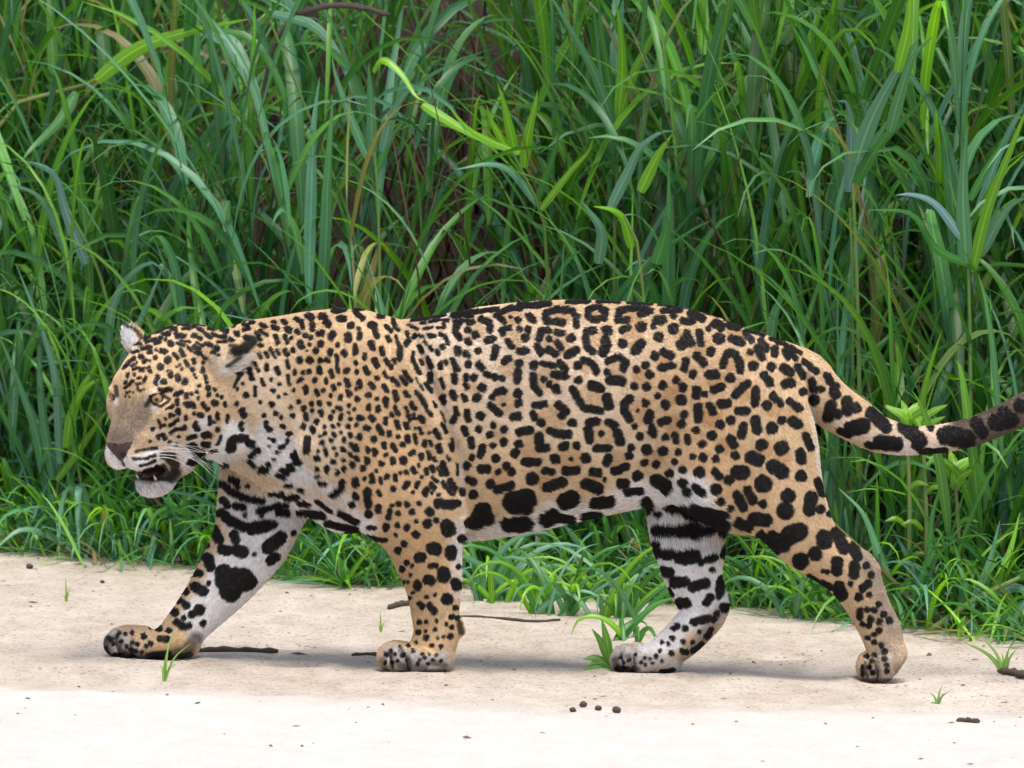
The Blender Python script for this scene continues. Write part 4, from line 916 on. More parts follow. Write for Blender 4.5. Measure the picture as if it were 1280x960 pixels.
WG = Waves(77, dim=2)
def tall_grass():
    """tillers with leaves set along them, thick on the bank"""
    r = np.random.default_rng(42)
    NT = 1320
    x = r.uniform(-1.75, 1.85, NT); d = r.uniform(0, 1, NT) ** 1.25 * 2.9 + 0.10
    y = bank_line(x) + d
    q = np.stack([x, y], -1)
    dens = WG(q * np.array([1, 0.6]), 0.34)
    # openings where the dark soil and dead stalks show
    gap = np.exp(-((x + 0.14) / 0.20) ** 2 - ((d - 1.9) / 0.85) ** 2) + 0.9 * np.exp(-((x - 0.42) / 0.17) ** 2 - ((d - 1.9) / 0.9) ** 2) + 0.6 * np.exp(-((x + 0.55) / 0.14) ** 2 - ((d - 1.7) / 0.7) ** 2)
    keep = (dens - 3.0 * gap > -0.6) | (r.uniform(0, 1, NT) < 0.07)
    x, y, d = x[keep], y[keep], d[keep]; NT = len(x)
    z = ground_z(x, y)
    lim = 0.26 + 0.95 * sstep(0.0, 0.9, d)
    H = lim * r.uniform(0.55, 1.25, NT)
    lean_a = r.uniform(0, 6.283, NT); lean = r.uniform(0.02, 0.42, NT) * H
    b = Bunch()
    B, AZ, EL, LN, WD, DR, CI, DP = [], [], [], [], [], [], [], []
    for i in range(NT):
        base = np.array([x[i], y[i], z[i] - 0.01])
        top = base + np.array([math.cos(lean_a[i]) * lean[i], math.sin(lean_a[i]) * lean[i] - 0.08 * H[i], H[i]])
        mid = base * 0.5 + top * 0.5 - np.array([math.cos(lean_a[i]), math.sin(lean_a[i]), 0]) * lean[i] * 0.22
        ts = np.linspace(0, 1, 5)
        pts = [(1 - t) ** 2 * base + 2 * t * (1 - t) * mid + t * t * top for t in ts]
        if d[i] < 2.0:
            c = np.array(MID) * r.uniform(.7, 1.2) if r.uniform() < 0.75 else np.array(DRY) * r.uniform(0.5, 0.9)
            b.stem(pts, np.linspace(0.0034, 0.0012, 5) * r.uniform(.7, 1.2), c, 4)
        nl = int(3 + H[i] * 5 + r.integers(0, 3))
        side = r.uniform(0, 6.283)
        for k in range(nl):
            t = 0.12 + 0.88 * (k + r.uniform(0, .8)) / nl
            t = min(t, 1.0)
            B.append((1 - t) ** 2 * base + 2 * t * (1 - t) * mid + t * t * top)
            AZ.append(side + math.pi * k + r.normal(0, 0.5)); EL.append(r.uniform(1.0, 1.5)); LN.append((0.26 + 0.42 * r.uniform()) * (0.72 + 0.45 * min(H[i], 1.1)))
            WD.append((0.008 + 0.023 * r.uniform() ** 1.4) * (0.75 + 0.3 * min(H[i], 1.2))); DR.append(r.uniform(0.4, 2.6)); CI.append(i); DP.append(t)
    n = len(B)
    tcol = pick_colors(NT, r)
    lc = tcol[np.array(CI)] * 0.65 + pick_colors(n, r) * 0.35
    V, F, A, T = blades(np.array(B), np.array(AZ), np.array(EL), np.array(LN), np.array(WD), np.array(DR), lc, seed=3)
    b.add(V, F, A, T)
    o = b.build('tall_grass')
    print('tall grass blades', n)
    return tag(o, 'dense mass of tall green grass covering the bank', None, kind='stuff')
tall_grass()

def fringe_grass():
    """short arching shoots along the foot of the bank"""
    r = np.random.default_rng(5)
    n = 1700
    x = r.uniform(-1.6, 1.7, n); d = r.uniform(-0.02, 0.5, n); y = bank_line(x) + d
    z = ground_z(x, y)
    ln = r.uniform(0.13, 0.40, n) * (0.7 + 0.7 * np.clip(d / .4, 0, 1))
    V, F, A, T = blades(np.stack([x, y, z - .005], -1), r.uniform(0, 6.283, n), r.uniform(0.75, 1.5, n), ln, r.uniform(0.007, 0.017, n), r.uniform(0.3, 1.9, n), pick_colors(n, r, (.38, .3, .18, .10, .04)), 7, seed=9)
    b = Bunch(); b.add(V, F, A, T)
    n = 1000                                           # runners spilling out over the sand
    x = r.uniform(-1.5, 1.6, n); x = x + 0.12 * np.sin(x * 9); d = -np.abs(r.normal(0, 0.10, n)) * (0.6 + 0.9 * (WG(np.stack([x, x * 0], -1), 0.2) > 0)); y = bank_line(x) + d
    V, F, A, T = blades(np.stack([x, y, ground_z(x, y) - .003], -1), r.uniform(0, 6.283, n), r.uniform(0.15, 1.1, n), r.uniform(0.06, 0.22, n), r.uniform(0.004, 0.011, n), r.uniform(0.2, 1.1, n), pick_colors(n, r, (.3, .3, .28, .04, .08)), 6, seed=19)
    V[:, 2] = np.maximum(V[:, 2], ground_z(V[:, 0], V[:, 1]) + 0.002)
    b.add(V, F, A, T)
    n = 420                                           # longer leaves leaning out from the bank
    x = r.uniform(-1.5, 1.6, n); y = bank_line(x) + r.uniform(0.0, 0.18, n)
    V, F, A, T = blades(np.stack([x, y, ground_z(x, y) - .003], -1), r.normal(-1.57, 0.8, n), r.uniform(0.6, 1.25, n), r.uniform(0.16, 0.38, n), r.uniform(0.006, 0.014, n), r.uniform(1.4, 2.6, n), pick_colors(n, r, (.4, .25, .25, .02, .04)), 9, seed=29)
    V[:, 2] = np.maximum(V[:, 2], ground_z(V[:, 0], V[:, 1]) + 0.003)
    b.add(V, F, A, T)
    return tag(b.build('short_grass'), 'short arching grass along the foot of the bank', None, kind='stuff')
fringe_grass()

def dead_stalks():
    r = np.random.default_rng(15)
    b = Bunch()
    for i in range(420):
        x = r.normal(0.12, 0.6); d = r.uniform(0.3, 2.6); y = float(bank_line(x)) + d; z = float(ground_z(x, y))
        h = r.uniform(0.3, 1.2); a = r.uniform(0, 6.28); ln = r.uniform(0.05, 0.7)
        p = [Vector((x, y, z)), Vector((x + math.cos(a) * ln * .4, y + math.sin(a) * ln * .4, z + h * .55)), Vector((x + math.cos(a) * ln, y + math.sin(a) * ln, z + h * (0.9 if r.uniform() < .6 else .5)))]
        c = np.array((0.16, 0.10, 0.06)) * r.uniform(0.3, 1.3)
        b.stem(p, [0.003 * r.uniform(.6, 1.6), 0.0025, 0.001], c, 4)
    return tag(b.build('dead_stalks'), 'brown dead stalks standing between the grass', None, kind='stuff')
dead_stalks()

# ------------------------------------------------------------------ single plants and things on the sand
def on_ground(u, v):
    lo, hi = -6.0, 6.0
    for _ in range(50):
        m = (lo + hi) / 2; p = pix(u, v, m)
        if p.z > float(ground_z(p.x, m)): lo = m
        else: hi = m
    p = pix(u, v, lo); p.z = float(ground_z(p.x, lo)); return p

def grass_y(u, d):
    x = (u - 640) / 600.0
    return float(bank_line(np.clip(x, -1.5, 1.5))) + d

def smooth_line(P, n):
    return [Vector(q) for q in spline3([list(p) for p in P], n)]
def spline3(P, n):
    P = np.asarray(P, float)
    if len(P) == 2: return [P[0] + (P[1] - P[0]) * t for t in np.linspace(0, 1, n)]
    Q = np.vstack([2 * P[0] - P[1], P, 2 * P[-1] - P[-2]]); seg = np.linalg.norm(np.diff(P, axis=0), axis=1) + 1e-9
    s = np.concatenate([[0], np.cumsum(seg)]); out = []
    for t in np.linspace(0, s[-1], n):
        i = min(np.searchsorted(s, t, side='right') - 1, len(P) - 2); f = (t - s[i]) / seg[i]
        a, b, c, d = Q[i], Q[i + 1], Q[i + 2], Q[i + 3]
        out.append(0.5 * (2 * b + (c - a) * f + (2 * a - 5 * b + 4 * c - d) * f * f + (3 * b - a - 3 * c + d) * f ** 3))
    return out

LR = random.Random(3)
def leaf(parent, pts, width, color, tilt=0.5, nseg=12, name='leaf', taper=0.72, base=0.7):
    """one leaf blade along world points, folded along its midrib"""
    L = smooth_line(pts, nseg + 1); n = len(L); V = []; A = []; T = []; last = None
    o = parent.location
    for i, p in enumerate(L):
        t = (L[min(i + 1, n - 1)] - L[max(i - 1, 0)]).normalized()
        view = Vector((0.1, -math.cos(tilt), math.sin(tilt) * (1 if i < n * 0.5 else 0.8)))
        sd = t.cross(view)
        if sd.length < 0.05: sd = t.cross(Vector((1, 0, 0)))
        sd.normalize()
        if last is not None:
            if sd.dot(last) < 0: sd = -sd
            sd = (sd + last * 1.5).normalized(); sd = (sd - t * sd.dot(t)).normalized()
        last = sd; nn = t.cross(sd)
        s = i / (n - 1)
        w = width * 0.5 * min(base + 2.6 * s, 1.0) * max(min((1 - s) / taper, 1), 0.02) ** 0.75
        V += [p - sd * w + nn * w * 0.3 - o, p - o, p + sd * w + nn * w * 0.3 - o]; A += [1, 0, 1]; T += [color] * 3
    F = []
    for i in range(n - 1):
        k = i * 3; F += [(k, k + 1, k + 4, k + 3), (k + 1, k + 2, k + 5, k + 4)]
    return link_mesh(name, np.array([list(v) for v in V]), np.array(F), LEAF, parent,
                     attrs={'across': ('FLOAT', A), 'tint': ('FLOAT_COLOR', np.c_[np.array(T), np.ones(len(T))])})

def stem(parent, pts, r0, r1, color, name='stem'):
    L = smooth_line(pts, 10); o = parent.location
    V, F = tube([p - o for p in L], list(np.linspace(r0, r1, 10)), 6); F = [f for f in F if len(f) == 4]
    return link_mesh(name, np.array([list(v) for v in V]), np.array(F), LEAF, parent,
                     attrs={'across': ('FLOAT', np.full(len(V), .7)), 'tint': ('FLOAT_COLOR', np.tile(np.array([*color, 1.0]), (len(V), 1)))})

def shade(c, k): return tuple(v * k for v in c)
def px_leaf(parent, pl, d0, d1, wpx, color, tilt=0.5, **kw):
    """leaf drawn along side-view points; depth runs from d0 to d1 behind the foot of the bank"""
    n = len(pl)
    pts = [pix(u, v, grass_y(pl[0][0], d0 + (d1 - d0) * i / (n - 1))) for i, (u, v) in enumerate(pl)]
    return leaf(parent, pts, wpx / 600.0, color, tilt, **kw)

def plant(name, foot, d, label, stems, leaves, group=None, cat='grass'):
    y = grass_y(foot[0], d); p = pix(foot[0], foot[1], y); p.z = float(ground_z(p.x, p.y))
    e = empty(name, p); tag(e, label, cat, group)
    for pl, r0, r1, c in stems:
        n = len(pl)
        pts = [pix(u, v, y - 0.0 * i) for i, (u, v) in enumerate(pl)]
        if pl[0] == foot: pts[0] = p - Vector((0, 0, .02))
        stem(e, pts, r0 / 600, r1 / 600, c)
    for pl, dd, w, c in leaves:
        px_leaf(e, pl, d, d + dd, w, c, LR.uniform(0.2, 0.8))
    return e
STALK = (0.16, 0.26, 0.07)
GLA = (0.115, 0.265, 0.165); SEA = (0.085, 0.235, 0.105); SKYB = (0.15, 0.28, 0.27)

plant('arching_reed', (-60, 560), 0.35, 'long reed stem arching over with its broad leaf tip drooping', [([(-60, 560), (-50, 300), (0, 145), (90, 115), (160, 75), (230, 45), (268, 40)], 4.5, 2.5, (0.30, 0.36, 0.13))],
 [([(120, 100), (170, 62), (225, 42), (310, 24)], -.1, 20, LIME), ([(258, 38), (288, 52), (310, 92), (326, 140), (334, 178)], -.15, 22, GLA), ([(262, 38), (310, 46), (345, 92), (370, 170), (384, 230)], -.1, 11, MID), ([(95, 115), (75, 150), (40, 185), (28, 200)], -.1, 15, MID)])
plant('drooping_grass_plant', (150, 520), 0.25, 'blue green grass blade bent over in a hook above the jaguar head', [([(150, 520), (140, 420), (120, 330), (85, 262)], 3, 2, STALK)],
 [([(108, 330), (82, 262), (72, 225), (56, 208), (34, 202)], -.1, 15, SKYB), ([(85, 320), (60, 262), (40, 240), (8, 230)], -.05, 11, GLA)])
plant('drooping_grass_plant', (470, 520), 0.55, 'grass with a pale leaf arching over beside the dead branch', [([(470, 520), (450, 330), (400, 180), (335, 20)], 3, 1.5, STALK)],
 [([(338, 16), (392, 32), (424, 72), (445, 120), (458, 160)], -.1, 13, GLA), ([(380, 150), (392, 100), (378, 50)], 0, 9, MID)])
plant('upright_grass_plant', (476, 520), 0.35, 'grass tuft with square folded pale leaves above the jaguar shoulder', [([(476, 520), (474, 300), (468, 190)], 3.5, 2, STALK)],
 [([(466, 195), (464, 140), (462, 100), (461, 78)], -.05, 14, SEA), ([(478, 190), (492, 140), (512, 112), (528, 110)], -.05, 14, GLA), ([(466, 90), (478, 74), (502, 92), (520, 120), (536, 128)], -.1, 11, LIME), ([(528, 130), (560, 150), (590, 168), (622, 186)], -.1, 14, LIME),
  ([(462, 200), (440, 150), (420, 95), (415, 70)], 0, 13, SEA), ([(470, 215), (490, 170), (512, 145)], 0, 10, MID)])
plant('bright_shoot', (690, 520), 0.20, 'bright lime grass shoot with a fan of short pointed leaves', [([(690, 520), (684, 330), (668, 245), (640, 190)], 4, 2, (0.10, 0.20, 0.04))],
 [([(640, 195), (625, 170), (613, 148), (608, 132)], -.05, 12, LIME), ([(645, 195), (637, 160), (630, 130), (622, 104)], -.05, 13, LIME), ([(655, 210), (660, 170), (668, 135), (672, 113)], -.06, 14, LIME), ([(650, 190), (612, 175), (585, 160), (560, 132)], -.05, 13, shade(LIME, .85)),
  ([(672, 250), (690, 200), (700, 165)], -.05, 10, MID), ([(676, 262), (712, 215), (735, 190), (742, 170)], -.05, 10, shade(LIME, .8)), ([(672, 255), (640, 215), (612, 205), (570, 212)], -.08, 11, GLA)])
plant('upright_grass_plant', (770, 520), 0.45, 'tall upright grass shoot with long narrow leaves spread like a fan', [([(770, 520), (768, 330), (772, 200), (775, 100)], 4, 2, STALK)],
 [([(770, 165), (745, 95), (715, 40), (680, -20)], -.1, 13, SEA), ([(773, 150), (778, 90), (776, 40), (770, 2)], -.06, 15, LIME), ([(776, 140), (795, 85), (815, 45), (832, -8)], -.05, 12, shade(LIME, .9)), ([(768, 160), (760, 90), (752, 40), (746, -20)], -.05, 11, MID), ([(774, 160), (800, 135), (838, 108), (880, 68)], -.05, 12, SEA), ([(770, 210), (755, 120), (748, 60), (742, 10)], -.02, 10, SEA)])
plant('broad_leaf_grass_plant', (840, 470), 0.15, 'grass with light green leaves bent sharply over above the jaguar back', [([(840, 470), (800, 330), (780, 270)], 3, 2, STALK)],
 [([(762, 262), (785, 215), (800, 185), (825, 166), (842, 164)], -.05, 14, GLA), ([(800, 240), (822, 195), (840, 168)], -.05, 15, LIME), ([(748, 330), (752, 290), (735, 262), (725, 250)], -.06, 15, GLA), ([(790, 310), (780, 275), (765, 262), (742, 258)], -.05, 13, LIME), ([(820, 330), (832, 290), (830, 262)], 0, 17, MID)])
plant('drooping_grass_plant', (1064, 560), 0.35, 'grey blue grass leaf hanging straight down from its fold', [([(1064, 560), (1066, 380), (1062, 260)], 3, 2, STALK)], [([(1062, 240), (1064, 190), (1063, 150), (1058, 128), (1048, 126)], -.05, 16, SKYB), ([(1068, 250), (1070, 210), (1040, 160), (1028, 165)], -.05, 9, (0.26, 0.24, 0.04))])
plant('broad_leaf_grass_plant', (1080, 560), 0.25, 'grass with broad pale ribbed leaves rising beside the hanging blue leaf', [([(1080, 560), (1072, 380), (1066, 230)], 4, 2, STALK)],
 [([(1064, 225), (1085, 160), (1112, 105), (1150, 44)], -.1, 21, GLA), ([(1112, 165), (1125, 118), (1142, 70), (1166, 46)], -.1, 15, SEA), ([(1122, 90), (1134, 40), (1138, 0), (1140, -40)], -.05, 14, LIME), ([(1070, 230), (1100, 180), (1140, 140), (1165, 112)], -.05, 13, MID), ([(1070, 205), (1095, 175), (1110, 150)], 0, 15, SEA)])
plant('drooping_grass_plant', (1030, 560), 0.5, 'thin grass blade looped over in a high narrow arch', [([(1030, 560), (1026, 350), (1024, 200)], 3, 1.5, STALK)], [([(1024, 200), (1026, 110), (1036, 60), (1060, 36), (1085, 48), (1108, 90)], -.1, 11, shade(LIME, .7))])
plant('upright_grass_plant', (1215, 600), 0.2, 'thick upright grass leaves with rounded tips beside the broad ribbed leaves', [([(1215, 600), (1212, 400), (1208, 300)], 4, 2, STALK)],
 [([(1208, 330), (1204, 250), (1206, 190), (1210, 158)], -.05, 19, SEA), ([(1215, 340), (1235, 260), (1262, 190), (1290, 120)], -.05, 14, shade(LIME, .8)), ([(1205, 300), (1170, 255), (1140, 243), (1120, 244)], -.1, 12, SKYB), ([(1210, 330), (1170, 310), (1140, 268), (1085, 262)], -.1, 11, MID), ([(1212, 250), (1240, 200), (1262, 170)], 0, 10, MID), ([(1225, 320), (1260, 260), (1290, 245)], -.1, 12, GLA)])
plant('arching_grass_plant', (190, 640), 0.16, 'pale grass leaf arching over in a loop beside the jaguar far ear', [([(190, 640), (160, 520), (135, 440)], 3, 2, STALK)],
 [([(134, 440), (142, 380), (165, 342), (192, 328), (206, 345)], -.08, 12, GLA), ([(200, 330), (212, 348), (218, 372), (222, 400)], -.05, 10, MID), ([(150, 470), (162, 425), (178, 395), (205, 330)], -.06, 11, GLA)])
plant('bright_shoot', (62, 650), 0.14, 'cluster of bright green upright leaves in front of the jaguar nose', [([(62, 650), (75, 590), (85, 540)], 3.5, 2, STALK)],
 [([(82, 560), (92, 510), (112, 480), (142, 470)], -.06, 13, LIME), ([(85, 540), (100, 490), (118, 460), (122, 442)], -.04, 12, LIME), ([(70, 600), (100, 560), (128, 520), (140, 505)], -.08, 12, shade(LIME, .8)), ([(60, 620), (45, 540), (20, 470), (-5, 410)], -.05, 13, SEA), ([(66, 600), (52, 500), (50, 430), (58, 380)], 0, 12, SEA), ([(75, 580), (70, 480), (55, 420), (20, 330)], 0, 11, GLA)])
plant('arching_grass_plant', (110, 690), 0.03, 'low grass with strap leaves hanging to the sand ahead of the jaguar', [([(110, 690), (105, 660), (95, 640)], 3, 2, STALK)],
 [([(108, 680), (98, 622), (85, 612), (76, 640), (74, 684)], -.10, 12, GLA), ([(110, 680), (108, 630), (100, 606), (97, 640), (100, 702)], -.12, 12, GLA), ([(112, 690), (150, 668), (190, 664), (222, 690)], -.12, 11, SEA), ([(105, 690), (60, 668), (25, 662), (-10, 690)], -.1, 12, GLA), ([(112, 686), (130, 640), (140, 600)], 0, 10, MID), ([(140, 700), (190, 690), (240, 684), (268, 672)], -.12, 9, MID)])
plant('arching_grass_plant', (240, 690), 0.02, 'drooping grass tuft on the sand below the jaguar open jaws', [([(240, 690), (236, 660), (238, 640)], 3, 2, STALK)],
 [([(238, 680), (225, 640), (198, 640), (182, 668)], -.08, 11, MID), ([(240, 685), (250, 640), (262, 612), (272, 590)], 0, 11, SEA), ([(242, 690), (262, 662), (285, 664), (300, 700)], -.08, 10, LIME), ([(240, 690), (215, 650), (210, 610)], 0, 9, MID), ([(245, 690), (268, 690), (288, 706), (275, 718)], -.12, 10, LIME)])
# leafy herb stems behind the tail
def herb(foot, top, label, nl=7, scale=1.0):
    d = 0.12; y = grass_y(foot[0], d); p = pix(foot[0], foot[1], y); p.z = float(ground_z(p.x, y))
    e = empty('leafy_stem', p); tag(e, label, 'herb', 'leafy herb stems behind the tail')
    t = pix(top[0], top[1], y); stem(e, [p - Vector((0, 0, .02)), p.lerp(t, .5) + Vector((.006, 0, 0)), t], 0.006, 0.004, (0.22, 0.30, 0.10))
    rr = random.Random(int(top[0]))
    for k in range(nl):
        a = k * 2.4 + rr.uniform(-.3, .3); el = rr.uniform(0.9, 1.3); ln = 0.062 * scale * rr.uniform(.7, 1.2)
        b0 = t - Vector((0, 0, 0.010 * (k % 3)))
        pts = [b0, b0 + Vector((math.cos(a) * .35, math.sin(a) * .35, math.sin(el))) * ln * .5, b0 + Vector((math.cos(a) * .75, math.sin(a) * .75, 1.5 * math.sin(el) * .55)) * ln]
        leaf(e, pts, 0.014 * scale, shade((0.22, 0.44, 0.05), rr.uniform(.8, 1.1)), 0.5, 8, taper=0.35)
    for k in range(3):
        b0 = p.lerp(t, 0.3 + 0.18 * k); s = -1 if k % 2 else 1
        leaf(e, [b0, b0 + Vector((s * .02, -.01, .018)), b0 + Vector((s * .045, -.015, .012))], 0.012, shade(LIME, .7), 0.6, 6, taper=.4)
herb((1133, 712), (1134, 530), 'leafy herb stem with lime tips standing just above the tail curve')
herb((1156, 712), (1153, 538), 'leafy herb stem with lime tips behind the lowest bend of the tail')
herb((1196, 735), (1194, 600), 'leafy herb stem with lime tips below the tail', 8, 1.25)
plant('trailing_stalk', (1196, 806), 0.02, 'brown grass stalk slanting down to the sand behind the raised hind paw', [([(1196, 806), (1150, 762), (1090, 700), (1020, 636)], 4, 3, (0.14, 0.15, 0.05))],
 [([(1110, 720), (1095, 680), (1078, 640), (1048, 610)], 0.05, 10, SEA), ([(1140, 750), (1160, 700), (1166, 640), (1185, 590)], .05, 9, MID), ([(1060, 675), (1030, 665), (1000, 690)], -.05, 10, MID)])
plant('sprawling_grass_plant', (1190, 800), -0.04, 'grass runner sprawling on the sand with a stiff pale stem', [([(1120, 805), (1160, 790), (1215, 752), (1275, 722)], 5, 3, (0.26, 0.34, 0.12))],
 [([(1140, 800), (1160, 802), (1180, 808)], -.05, 9, LIME), ([(1200, 770), (1225, 790), (1250, 812), (1262, 850)], -.1, 11, MID), ([(1215, 755), (1236, 705), (1250, 650)], .05, 10, SEA), ([(1230, 745), (1275, 735), (1310, 770)], -.05, 13, GLA), ([(1200, 770), (1203, 720), (1190, 670)], .05, 9, MID), ([(1240, 740), (1262, 690), (1275, 640)], .05, 10, LIME)])

def tuft(u, v, label, n, size, seed, lean=0.0, wid=(0.007, 0.015), pal=(LIME, MID, MID, SEA, LIME, GLA, MID), flat=0.0):
    rr = random.Random(seed); p = on_ground(u, v)
    e = empty('grass_tuft', p); tag(e, label, 'grass', 'low grass tufts at the edge of the sand')
    for k in range(n):
        a = rr.uniform(0, 6.283); ln = size * rr.uniform(.55, 1.25); el = rr.uniform(0.75, 1.3) - flat; dr = rr.uniform(0.8, 2.6)
        b0 = p + Vector((rr.uniform(-.05, .05), rr.uniform(-.03, .05), -.004)); pts = [b0]; th = el
        for i in range(5):
            pts.append(pts[-1] + Vector((math.cos(a) * math.cos(th), math.sin(a) * math.cos(th) * .8, math.sin(th))) * ln / 5); th -= dr * (0.12 + 0.09 * i)
            gz_ = float(ground_z(pts[-1].x, pts[-1].y)) + .006
            if pts[-1].z < gz_: pts[-1].z = gz_
        leaf(e, pts, rr.uniform(*wid), shade(rr.choice(pal), rr.uniform(.8, 1.15)), rr.uniform(.2, .9), 10)
    return e
tuft(620, 752, 'arching grass tuft beside the planted front leg below the belly', 26, 0.24, 1)
tuft(690, 768, 'dense arching grass tuft under the middle of the jaguar belly', 28, 0.26, 2)
tuft(770, 772, 'arching grass tuft just ahead of the far hind leg', 28, 0.26, 3)
tuft(800, 800, 'low leafy grass runner touching the far hind leg', 9, 0.15, 13, flat=.3)
tuft(945, 758, 'pale arching grass tuft between the two hind legs', 28, 0.26, 4)
tuft(1005, 772, 'grass tuft beneath the stretched near hind leg', 20, 0.22, 5)
tuft(400, 706, 'grass tuft behind the elbow of the reaching foreleg', 18, 0.2, 6)
tuft(462, 716, 'grass tuft touching the planted front leg on its chest side', 12, 0.17, 7)
tuft(20, 690, 'flat strap leaved tuft ahead of the jaguar at the sand edge', 10, 0.18, 8)
tuft(1085, 776, 'grass tuft hugging the hock of the near hind leg', 12, 0.18, 9)
tuft(1262, 800, 'leafy tuft at the sand edge beyond the raised hind paw', 12, 0.2, 10)
# broad leaves by the far hind paw
p = on_ground(764, 836); e = empty('broad_leaf_weed', p); tag(e, 'small weed with flat lance leaves right in front of the far hind paw', 'weed')
for (du, dv, w) in ((-36, -12, 11), (-35, 3, 12), (-24, -50, 11), (-12, -62, 12), (-30, -4, 8)):
    q = pix(764 + du, 836 + dv, p.y - .01)
    leaf(e, [p + Vector((0, 0, .003)), p.lerp(q, .5) + Vector((0, 0, .012)), q], w / 657, shade((0.13, 0.30, 0.04), LR.uniform(.85, 1.15)), 0.6, 8, taper=.5)
def seedling(u, v, h, leaves, label, c=(0.2, 0.36, 0.07)):
    p = on_ground(u, v); e = empty('seedling', p); tag(e, label, 'seedling', 'seedlings in the open sand')
    for du, dv, w in leaves:
        q = pix(u + du, v + dv, p.y + LR.uniform(-.01, .01)); m = p.lerp(q, .5) + Vector((-du * .0002, 0, h * .15))
        leaf(e, [p - Vector((0, 0, .003)), m, q], w * .65 / 657, shade(c, LR.uniform(.8, 1.2)), .5, 8)
seedling(205, 852, .05, [(12, -66, 5), (-6, -22, 5), (16, -22, 5), (4, -40, 6), (34, -48, 5)], 'spindly grass seedling on the sand before the far front paw')
seedling(83, 752, .03, [(-1, -32, 4), (6, -18, 4), (-6, -8, 4), (4, -10, 4)], 'tiny upright seedling alone on the sand ahead of the jaguar')
seedling(476, 790, .02, [(-1, -28, 4), (8, -16, 3), (-5, -10, 3)], 'thin seedling sprout just ahead of the planted front leg')
seedling(1172, 880, .02, [(6, -24, 5), (-10, -14, 5), (16, -16, 5), (-12, 0, 4)], 'little forked seedling on the open sand behind the raised hind paw', (0.16, 0.28, 0.08))
seedling(1256, 842, .03, [(-52, -40, 10), (-30, -46, 8), (6, -34, 9), (14, -30, 8), (-4, -26, 8)], 'leafy sprig lying by the short stick at the sand edge')

# sticks
bark, bnt, bb = new_mat('dead_bark'); bn = bnt.nodes.new('ShaderNodeTexNoise'); bn.inputs['Scale'].default_value = 90; bn.inputs['Detail'].default_value = 5
br = bnt.nodes.new('ShaderNodeValToRGB'); bnt.links.new(bn.outputs[0], br.inputs[0]); br.color_ramp.elements[0].color = (0.03, 0.022, 0.016, 1); br.color_ramp.elements[1].color = (0.16, 0.12, 0.09, 1)
br.color_ramp.elements[0].position = .35; br.color_ramp.elements[1].position = .7
bnt.links.new(br.outputs[0], bb.inputs['Base Color']); bb.inputs['Roughness'].default_value = .9
bbp = bnt.nodes.new('ShaderNodeBump'); bbp.inputs['Strength'].default_value = .8; bbp.inputs['Distance'].default_value = .003; bnt.links.new(bn.outputs[0], bbp.inputs['Height']); bnt.links.new(bbp.outputs[0], bb.inputs['Normal'])
def stick(name, pl, rpx, label, cat='stick', ground=True, y=None, knots=True):
    P = [on_ground(u, v) if ground else pix(u, v, y) for u, v in pl]
    r = rpx / 657
    if ground: P = [q + Vector((0, 0, r * .55)) for q in P]
    L = smooth_line(P, 14); rr = random.Random(int(pl[0][0]) + 5)
    L = [q + Vector((0, rr.uniform(-1, 1) * r * .4, rr.uniform(-.25, .4) * r)) for q in L]
    o = L[0].copy()
    V, F = tube([q - o for q in L], [r * rr.uniform(.7, 1.15) * (0.6 if i in (0, 13) else 1) for i in range(14)], 8)
    ob = link_mesh(name, V, F, bark); ob.location = o
    return tag(ob, label, cat)
stick('stick', [(226, 816), (270, 815), (310, 815), (347, 817)], 4.2, 'dark rough stick lying behind the far front paw')
stick('twig', [(440, 820), (462, 819), (482, 822)], 2.6, 'short straight twig sticking out ahead of the planted front paw')
stick('stick', [(576, 771), (625, 774), (670, 778), (700, 776)], 2.2, 'long thin brown stick lying under the belly at the grass edge')
stick('stick', [(1248, 842), (1268, 844), (1300, 850)], 5, 'short grey stick lying beside the leafy sprig')
stick('bark_chip', [(1196, 902), (1210, 903), (1224, 904)], 3.6, 'flat dark bark chip on the foreground sand shelf', 'bark')
stick('wood_chip', [(486, 762), (500, 758), (512, 757)], 4, 'dark knobbly wood chip on the sand behind the planted front leg', 'wood')
stick('branch', [(368, 18), (400, 10), (440, 8), (470, 14), (487, 20)], 4.2, 'bare reddish dead branch poking out of the tall grass', 'branch', False, grass_y(430, .35))
stick('branch', [(370, 16), (345, 50), (330, 110), (322, 200), (318, 330)], 3.5, 'dark dead stem standing in the grass below the bare branch', 'branch', False, grass_y(345, .5))
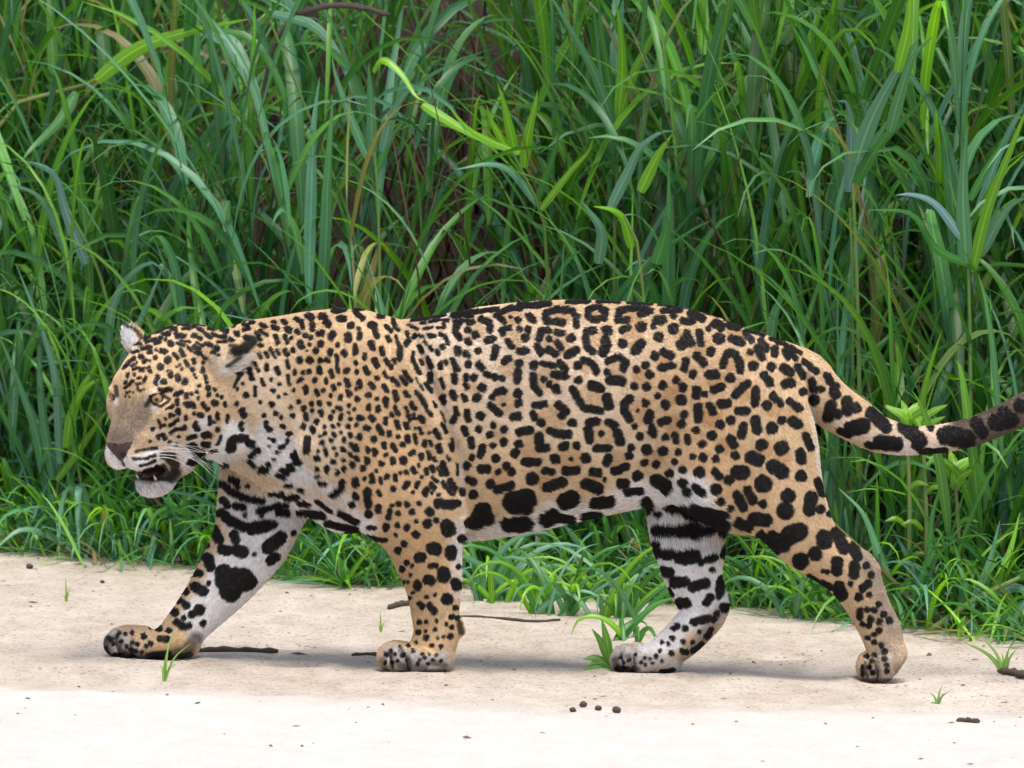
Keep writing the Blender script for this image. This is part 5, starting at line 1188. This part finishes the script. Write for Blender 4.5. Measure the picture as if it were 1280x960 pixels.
# dark pellets
pm, pn, pb = new_mat('dark_seed'); pb.inputs['Base Color'].default_value = (0.055, 0.04, 0.035, 1); pb.inputs['Roughness'].default_value = .8
def pebble(name, u, v, wpx, hpx, label, group=None, cat='seed', seed=1):
    p = on_ground(u, v); bm = bmesh.new(); bmesh.ops.create_icosphere(bm, subdivisions=2, radius=1)
    rr = random.Random(seed)
    for vt in bm.verts:
        k = 1 + rr.uniform(-.10, .10); vt.co = Vector((vt.co.x * wpx / 1314 * k, vt.co.y * wpx / 1500 * k, vt.co.z * hpx / 1314 * k))
    me = bpy.data.meshes.new(name); bm.to_mesh(me); bm.free(); me.materials.append(pm)
    me.polygons.foreach_set('use_smooth', np.ones(len(me.polygons), dtype=bool))
    o = bpy.data.objects.new(name, me); COL.objects.link(o); o.location = p + Vector((0, 0, hpx / 1314 * .8)); o.rotation_euler = (0, rr.uniform(-.3, .3), rr.uniform(0, 3))
    return tag(o, label, cat, group)
for i, (u, v, w) in enumerate(((716, 890, 9), (729, 884, 11), (748, 888, 9), (771, 891, 12))):
    pebble('seed_pod', u, v, w, w * .75, ('small dark seed at the outer end of the row of four, farthest from the largest', 'dark seed set back towards the jaguar from the row of four', 'small dark seed between the set back seed and the largest one', 'largest dark seed at the end of the row of four on sand')[i], 'four dark seeds on the sand', 'seed', i)
pebble('soil_clod', 37, 711, 11, 8, 'small dark soil clod on the sand near the grass edge', None, 'clod', 8)
pebble('soil_clod', 128, 729, 7, 5, 'tiny dark clod on the sand before the reaching paw', None, 'clod', 9)

# scattered crumbs of dead leaf, too many to count
def crumbs():
    r = np.random.default_rng(31); V, F, T = [], [], []
    n = 300
    for i in range(n):
        if r.uniform() < 0.45:
            x = r.uniform(-1.2, 1.2); y = bank_line(x) - abs(r.normal(0, .22))
        else:
            x = r.uniform(-1.2, 1.2); y = r.uniform(-1.6, 1.6)
        z = float(ground_z(x, y)) + .001
        s = r.uniform(.0012, .0036) * (2.2 if r.uniform() < .12 else 1); a = r.uniform(0, 3.14); el = r.uniform(1, 3.2)
        ca, sa = math.cos(a) * s * el, math.sin(a) * s * el; cb, sb = -math.sin(a) * s, math.cos(a) * s
        h = s * r.uniform(.2, .9); k = len(V)
        V += [(x - ca, y - sa, z), (x + cb, y + sb, z), (x + ca, y + sa, z + h * .3), (x - cb, y - sb, z), (x, y, z + h)]
        F += [(k, k + 3, k + 4), (k + 3, k + 2, k + 4), (k + 2, k + 1, k + 4), (k + 1, k, k + 4)]
    o = link_mesh('leaf_litter', np.array(V), np.array(F), bark, smooth=False)
    return tag(o, 'scattered dark crumbs of dead leaf over the sand', None, kind='stuff')
crumbs()
